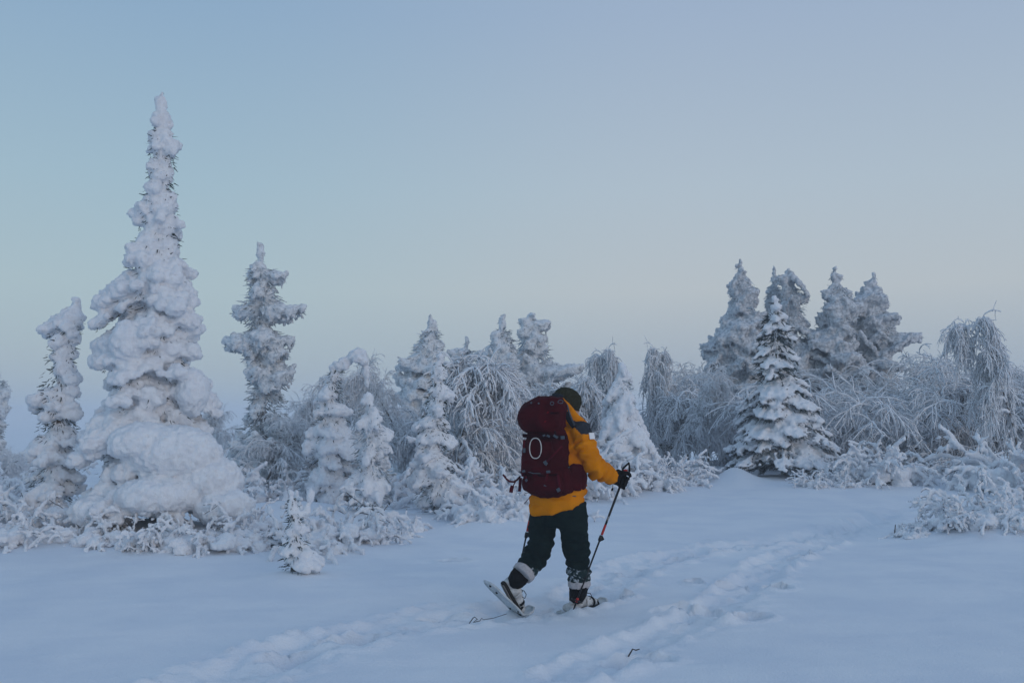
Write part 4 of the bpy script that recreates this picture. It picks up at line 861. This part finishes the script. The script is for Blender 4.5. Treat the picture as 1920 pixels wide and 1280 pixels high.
# ------------------------------------------------------------------ backpack
pc0 = P(1024, 838, -0.135); tilt = unit(UP + Fd * 0.10 + Rd * 0.03)
pk = thing('backpack', 'large maroon hiking backpack with bulging lid worn by the hiker', 'backpack', tuple(pc0))
def pr(py, px, hu_, hv_, pw=3.6, df=0.0):
    h = (838 - py) / 229.0; c = pc0 + UP * h + Fd * (0.09 * h + df); c = c + Rd * ((px - 1024) / 229.0 - 0.09 * h * Fd[0]) / Rd[0] * 0.9; return (c, Rd * hu_, Fd * hv_, pw)
def bag(rings, amp, seed, vox=.0095, sm=3, freq=(9, 9, 9)): return cloth([loft(rings, 40)], vox, sm, amp, freq, seed)
wobj('main_compartment', *bag([pr(926, 1031, .07, .05, 2.6), pr(921, 1029, .135, .095, 2.8), pr(908, 1026, .172, .122, 3), pr(886, 1024, .184, .132, 3), pr(862, 1023, .180, .130, 3), pr(838, 1024, .168, .124, 3), pr(822, 1026, .152, .112, 3), pr(806, 1027, .135, .10, 3)], .012, 101), M['maroon'], pk)
lid = wobj('lid', *bag([pr(814, 1024, .10, .08, 2.4, -.01), pr(808, 1022, .145, .12, 2.6, -.02), pr(796, 1020, .172, .150, 2.7, -.03), pr(782, 1019, .184, .158, 2.8, -.03), pr(768, 1020, .180, .152, 2.8, -.022), pr(757, 1023, .160, .132, 2.6, -.005), pr(750, 1026, .125, .10, 2.4, .0), pr(747, 1028, .08, .06, 2.4, .0)], .013, 103, freq=(7, 7, 9)), M['maroon'], pk)
wobj('front_pocket', *bag([pr(886, 1022, .10, .02, 3, -.12), pr(878, 1022, .135, .035, 3, -.125), pr(850, 1022, .130, .036, 3, -.122), pr(828, 1022, .11, .026, 3, -.115), pr(822, 1022, .09, .012, 3, -.11)], .010, 104), M['maroon'], pk)
wobj('bottom_panel', *bag([pr(921, 1027, .11, .05, 3, -.05), pr(914, 1025, .165, .06, 3, -.075), pr(898, 1024, .170, .062, 3, -.08), pr(893, 1024, .16, .05, 3, -.075)], .010, 105), M['maroon'], pk)
side = pc0 + Rd * .175
wobj('side_pocket', *bag([(side + UP * (-.36) + Fd * .0, Rd * .03, Fd * .06, 3), (side + UP * (-.33), Rd * .05, Fd * .09, 3), (side + UP * (-.22), Rd * .052, Fd * .095, 3), (side + UP * (-.16), Rd * .03, Fd * .09, 3)], .005, 106), M['maroon'], pk)
wobj('hip_belt', *bag([(P(1060, 897, -.20), UP * .08, Fd * .03, 2.6), (P(1074, 894, -.215), UP * .10, Fd * .032 - Rd * .01, 2.6), (P(1086, 894, -.18), UP * .105, Fd * .022 - Rd * .026, 2.6), (P(1092, 895, -.10), UP * .095, Rd * .026, 2.6), (P(1094, 897, .0), UP * .07, Rd * .024, 2.6), (P(1092, 899, .10), UP * .05, Rd * .02, 2.6)], .008, 107), M['maroon'], pk)
fn = -Fd; fc = pc0 + fn * 0.128
def face(px, py, off=0.0):
    d = ray(px, py); o = np.array([0, 0, CAMZ]); c = fc + fn * off; k = ((c - o) @ fn) / (d @ fn); return o + d * k
def strap(name, pts, width, m='strap', off=.03, thick=.004, wd=None, parent=None):
    q = np.array([face(px, py, off) for px, py in pts]); wdir = wd if wd is not None else np.cross(unit(q[-1] - q[0]), fn)
    return wobj(name, *ribbon(q, wdir, width, thick), M[m], parent or pk)
def buckle(px, py, a=.016, b=.011, off=.034, ang=0.0, parent=None):
    c = face(px, py, off); u = Rd * math.cos(ang) + UP * math.sin(ang); v = -Rd * math.sin(ang) + UP * math.cos(ang)
    return wobj('buckle', *slab(c, u * a, v * b, fn * .005), M['buckle'], parent or pk)
strap('gap_webbing', [(981, 816), (1000, 818), (1030, 818), (1062, 819)], .028, 'packdark', .01, .02)
strap('compression_strap', [(1054, 836), (1040, 850), (1022, 868)], .014, 'strap', .05)
strap('compression_strap', [(983, 824), (981, 850), (979, 880), (980, 893)], .020, 'strap', .012)
strap('lid_strap', [(1040, 808), (1044, 820), (1050, 824)], .018, 'packdark', .05)
strap('lower_strap', [(1027, 882), (1024, 898), (1022, 912)], .018, 'strap', .035)
strap('lower_strap', [(984, 882), (986, 893), (987, 902)], .018, 'strap', .02)
strap('lower_strap', [(1046, 890), (1048, 905), (1050, 917)], .022, 'strap', .03)
strap('zip_line', [(982, 889), (1000, 891), (1020, 891), (1045, 889)], .016, 'packdark', .024, .006)
strap('zip_line', [(990, 884), (1000, 887), (1018, 887)], .006, 'buckle', .045, .004)
for (px, py, a, b, an) in [(1022, 866, .014, .010, .5), (1024, 869, .010, .012, -.6), (983, 844, .010, .018, 0), (982, 883, .015, .009, .2), (1028, 884, .016, .010, .1), (1023, 909, .014, .009, -.2), (987, 900, .010, .010, .6), (1047, 918, .014, .014, .5), (1042, 818, .020, .009, -.5), (1055, 820, .016, .013, .1), (1028, 817, .013, .008, -.4), (1020, 816, .010, .007, .3)]:
    buckle(px, py, a, b, .05 if 1010 < px < 1050 and py < 890 else .036, an)
for (px, py) in [(996, 755), (1010, 756)]: wobj('toggle', *blobs([face(px, py, .035)], [.008], None, 2), M['buckle'], lid)
wobj('attachment_ring', *ring_tube([face(1035 + 3.2 * math.cos(a), 756 + 3.2 * math.sin(a), .035) for a in np.linspace(0, 2 * math.pi, 14)], .0035, 6), M['buckle'], lid)
wobj('attachment_ring', *ring_tube([face(1051 + 5 * math.cos(a), 753 + 3 * math.sin(a), .03) for a in np.linspace(0, 2 * math.pi, 14)], .0035, 6), M['buckle'], lid)
strap('lid_print', [(1032, 774), (1040, 774), (1048, 774)], .016, 'packdark', .046, .002, parent=lid)
for (px, py) in [(1027, 773), (1022, 790)]:
    c = face(px, py, .044); wobj('lid_mark', *slab(c, Rd * .007, UP * .007 + Rd * .004, fn * .002), M['mark'], lid)
wobj('cord_loop', *ring_tube([face(1004 + 11 * (abs(math.cos(a)) ** .8) * np.sign(math.cos(a)), 840 + 19 * math.sin(a), .040 + .006 * math.sin(a)) for a in np.linspace(0, 2 * math.pi, 34)], .0038, 8), M['cord'], pk)['label'] = 'white cord loop'
wobj('attachment_ring', *ring_tube([P(1068 + 3.2 * math.cos(a), 879 + 4 * math.sin(a), -.235) for a in np.linspace(0, 2 * math.pi, 14)], .0045, 6), M['buckle'], pk)
wobj('side_strap', *ribbon([P(1068, 883, -.235), P(1069, 900, -.24), P(1067, 922, -.23)], Rd, .018, .004), M['strap'], pk)
def dangling(pts, width, dy=-.1, m='strap'): return wobj('loose_strap', *ribbon([P(px, py, dy) for px, py in pts], [0.2, -0.5, 0.9], width, .004), M[m], pk)
dangling([(976, 892), (970, 899), (963, 903), (955, 902), (949, 897), (943, 889)], .016)
dangling([(974, 893), (968, 900), (963, 909), (959, 916)], .012); 
wobj('loose_strap', *ribbon([P(961, 910, -.1), P(959, 916, -.1), P(958, 923, -.1)], [1, 0, 0], .03, .006), M['strap'], pk)
wobj('loose_strap', *ribbon([P(976, 895, -.1), P(975, 908, -.1), P(974, 921, -.1)], [1, 0, 0], .024, .005), M['strap'], pk)
wobj('loose_strap', *ribbon([P(1006, 919, -.14), P(997, 927, -.15), P(988, 938, -.15), P(983, 944, -.15)], [.6, -.4, .6], .010, .003), M['strap'], pk)
wobj('shoulder_strap', *ribbon([P(1062, 772, -.10), P(1067, 786, -.085), P(1074, 796, -.07), P(1083, 804, -.05), P(1089, 815, .02), P(1086, 832, .10)], [1, -0.2, 0.5], .045, .014), M['yoke'], pk)
wobj('load_lifter', *ribbon([P(1063, 758, -.13), P(1068, 775, -.115), P(1077, 797, -.095)], [1, 0, 0.4], .014, .004), M['buckle'], pk)
wobj('hem_cord', *ring_tube([P(1047, 921, -.19), P(1058, 925, -.195), P(1070, 929, -.20), P(1080, 930, -.19)], .004, 5), M['buckle'], pk)
# ------------------------------------------------------------------ frosty air
def haze_box():
    m = bpy.data.materials.new('frosty_air'); m.use_nodes = True; n = m.node_tree.nodes; n.clear()
    o = n.new('ShaderNodeOutputMaterial'); v = n.new('ShaderNodeVolumePrincipled')
    v.inputs['Color'].default_value = (0.93, 0.95, 0.98, 1); v.inputs['Density'].default_value = 0.0027; v.inputs['Anisotropy'].default_value = 0.0
    m.node_tree.links.new(v.outputs[0], o.inputs['Volume'])
    x, y0, y1, z0, z1 = 1500.0, -300.0, 1600.0, -9.0, 8.0
    V = [(-x, y0, z0), (x, y0, z0), (x, y1, z0), (-x, y1, z0), (-x, y0, z1), (x, y0, z1), (x, y1, z1), (-x, y1, z1)]
    Q = [(3, 2, 1, 0), (4, 5, 6, 7), (0, 1, 5, 4), (1, 2, 6, 5), (2, 3, 7, 6), (3, 0, 4, 7)]
    h = obj('haze', mesh('haze', V, Q, False), m); tag(h, 'thin frosty air over the snowfield', None, None, 'stuff')
haze_box()
print('TRIS', STAT)
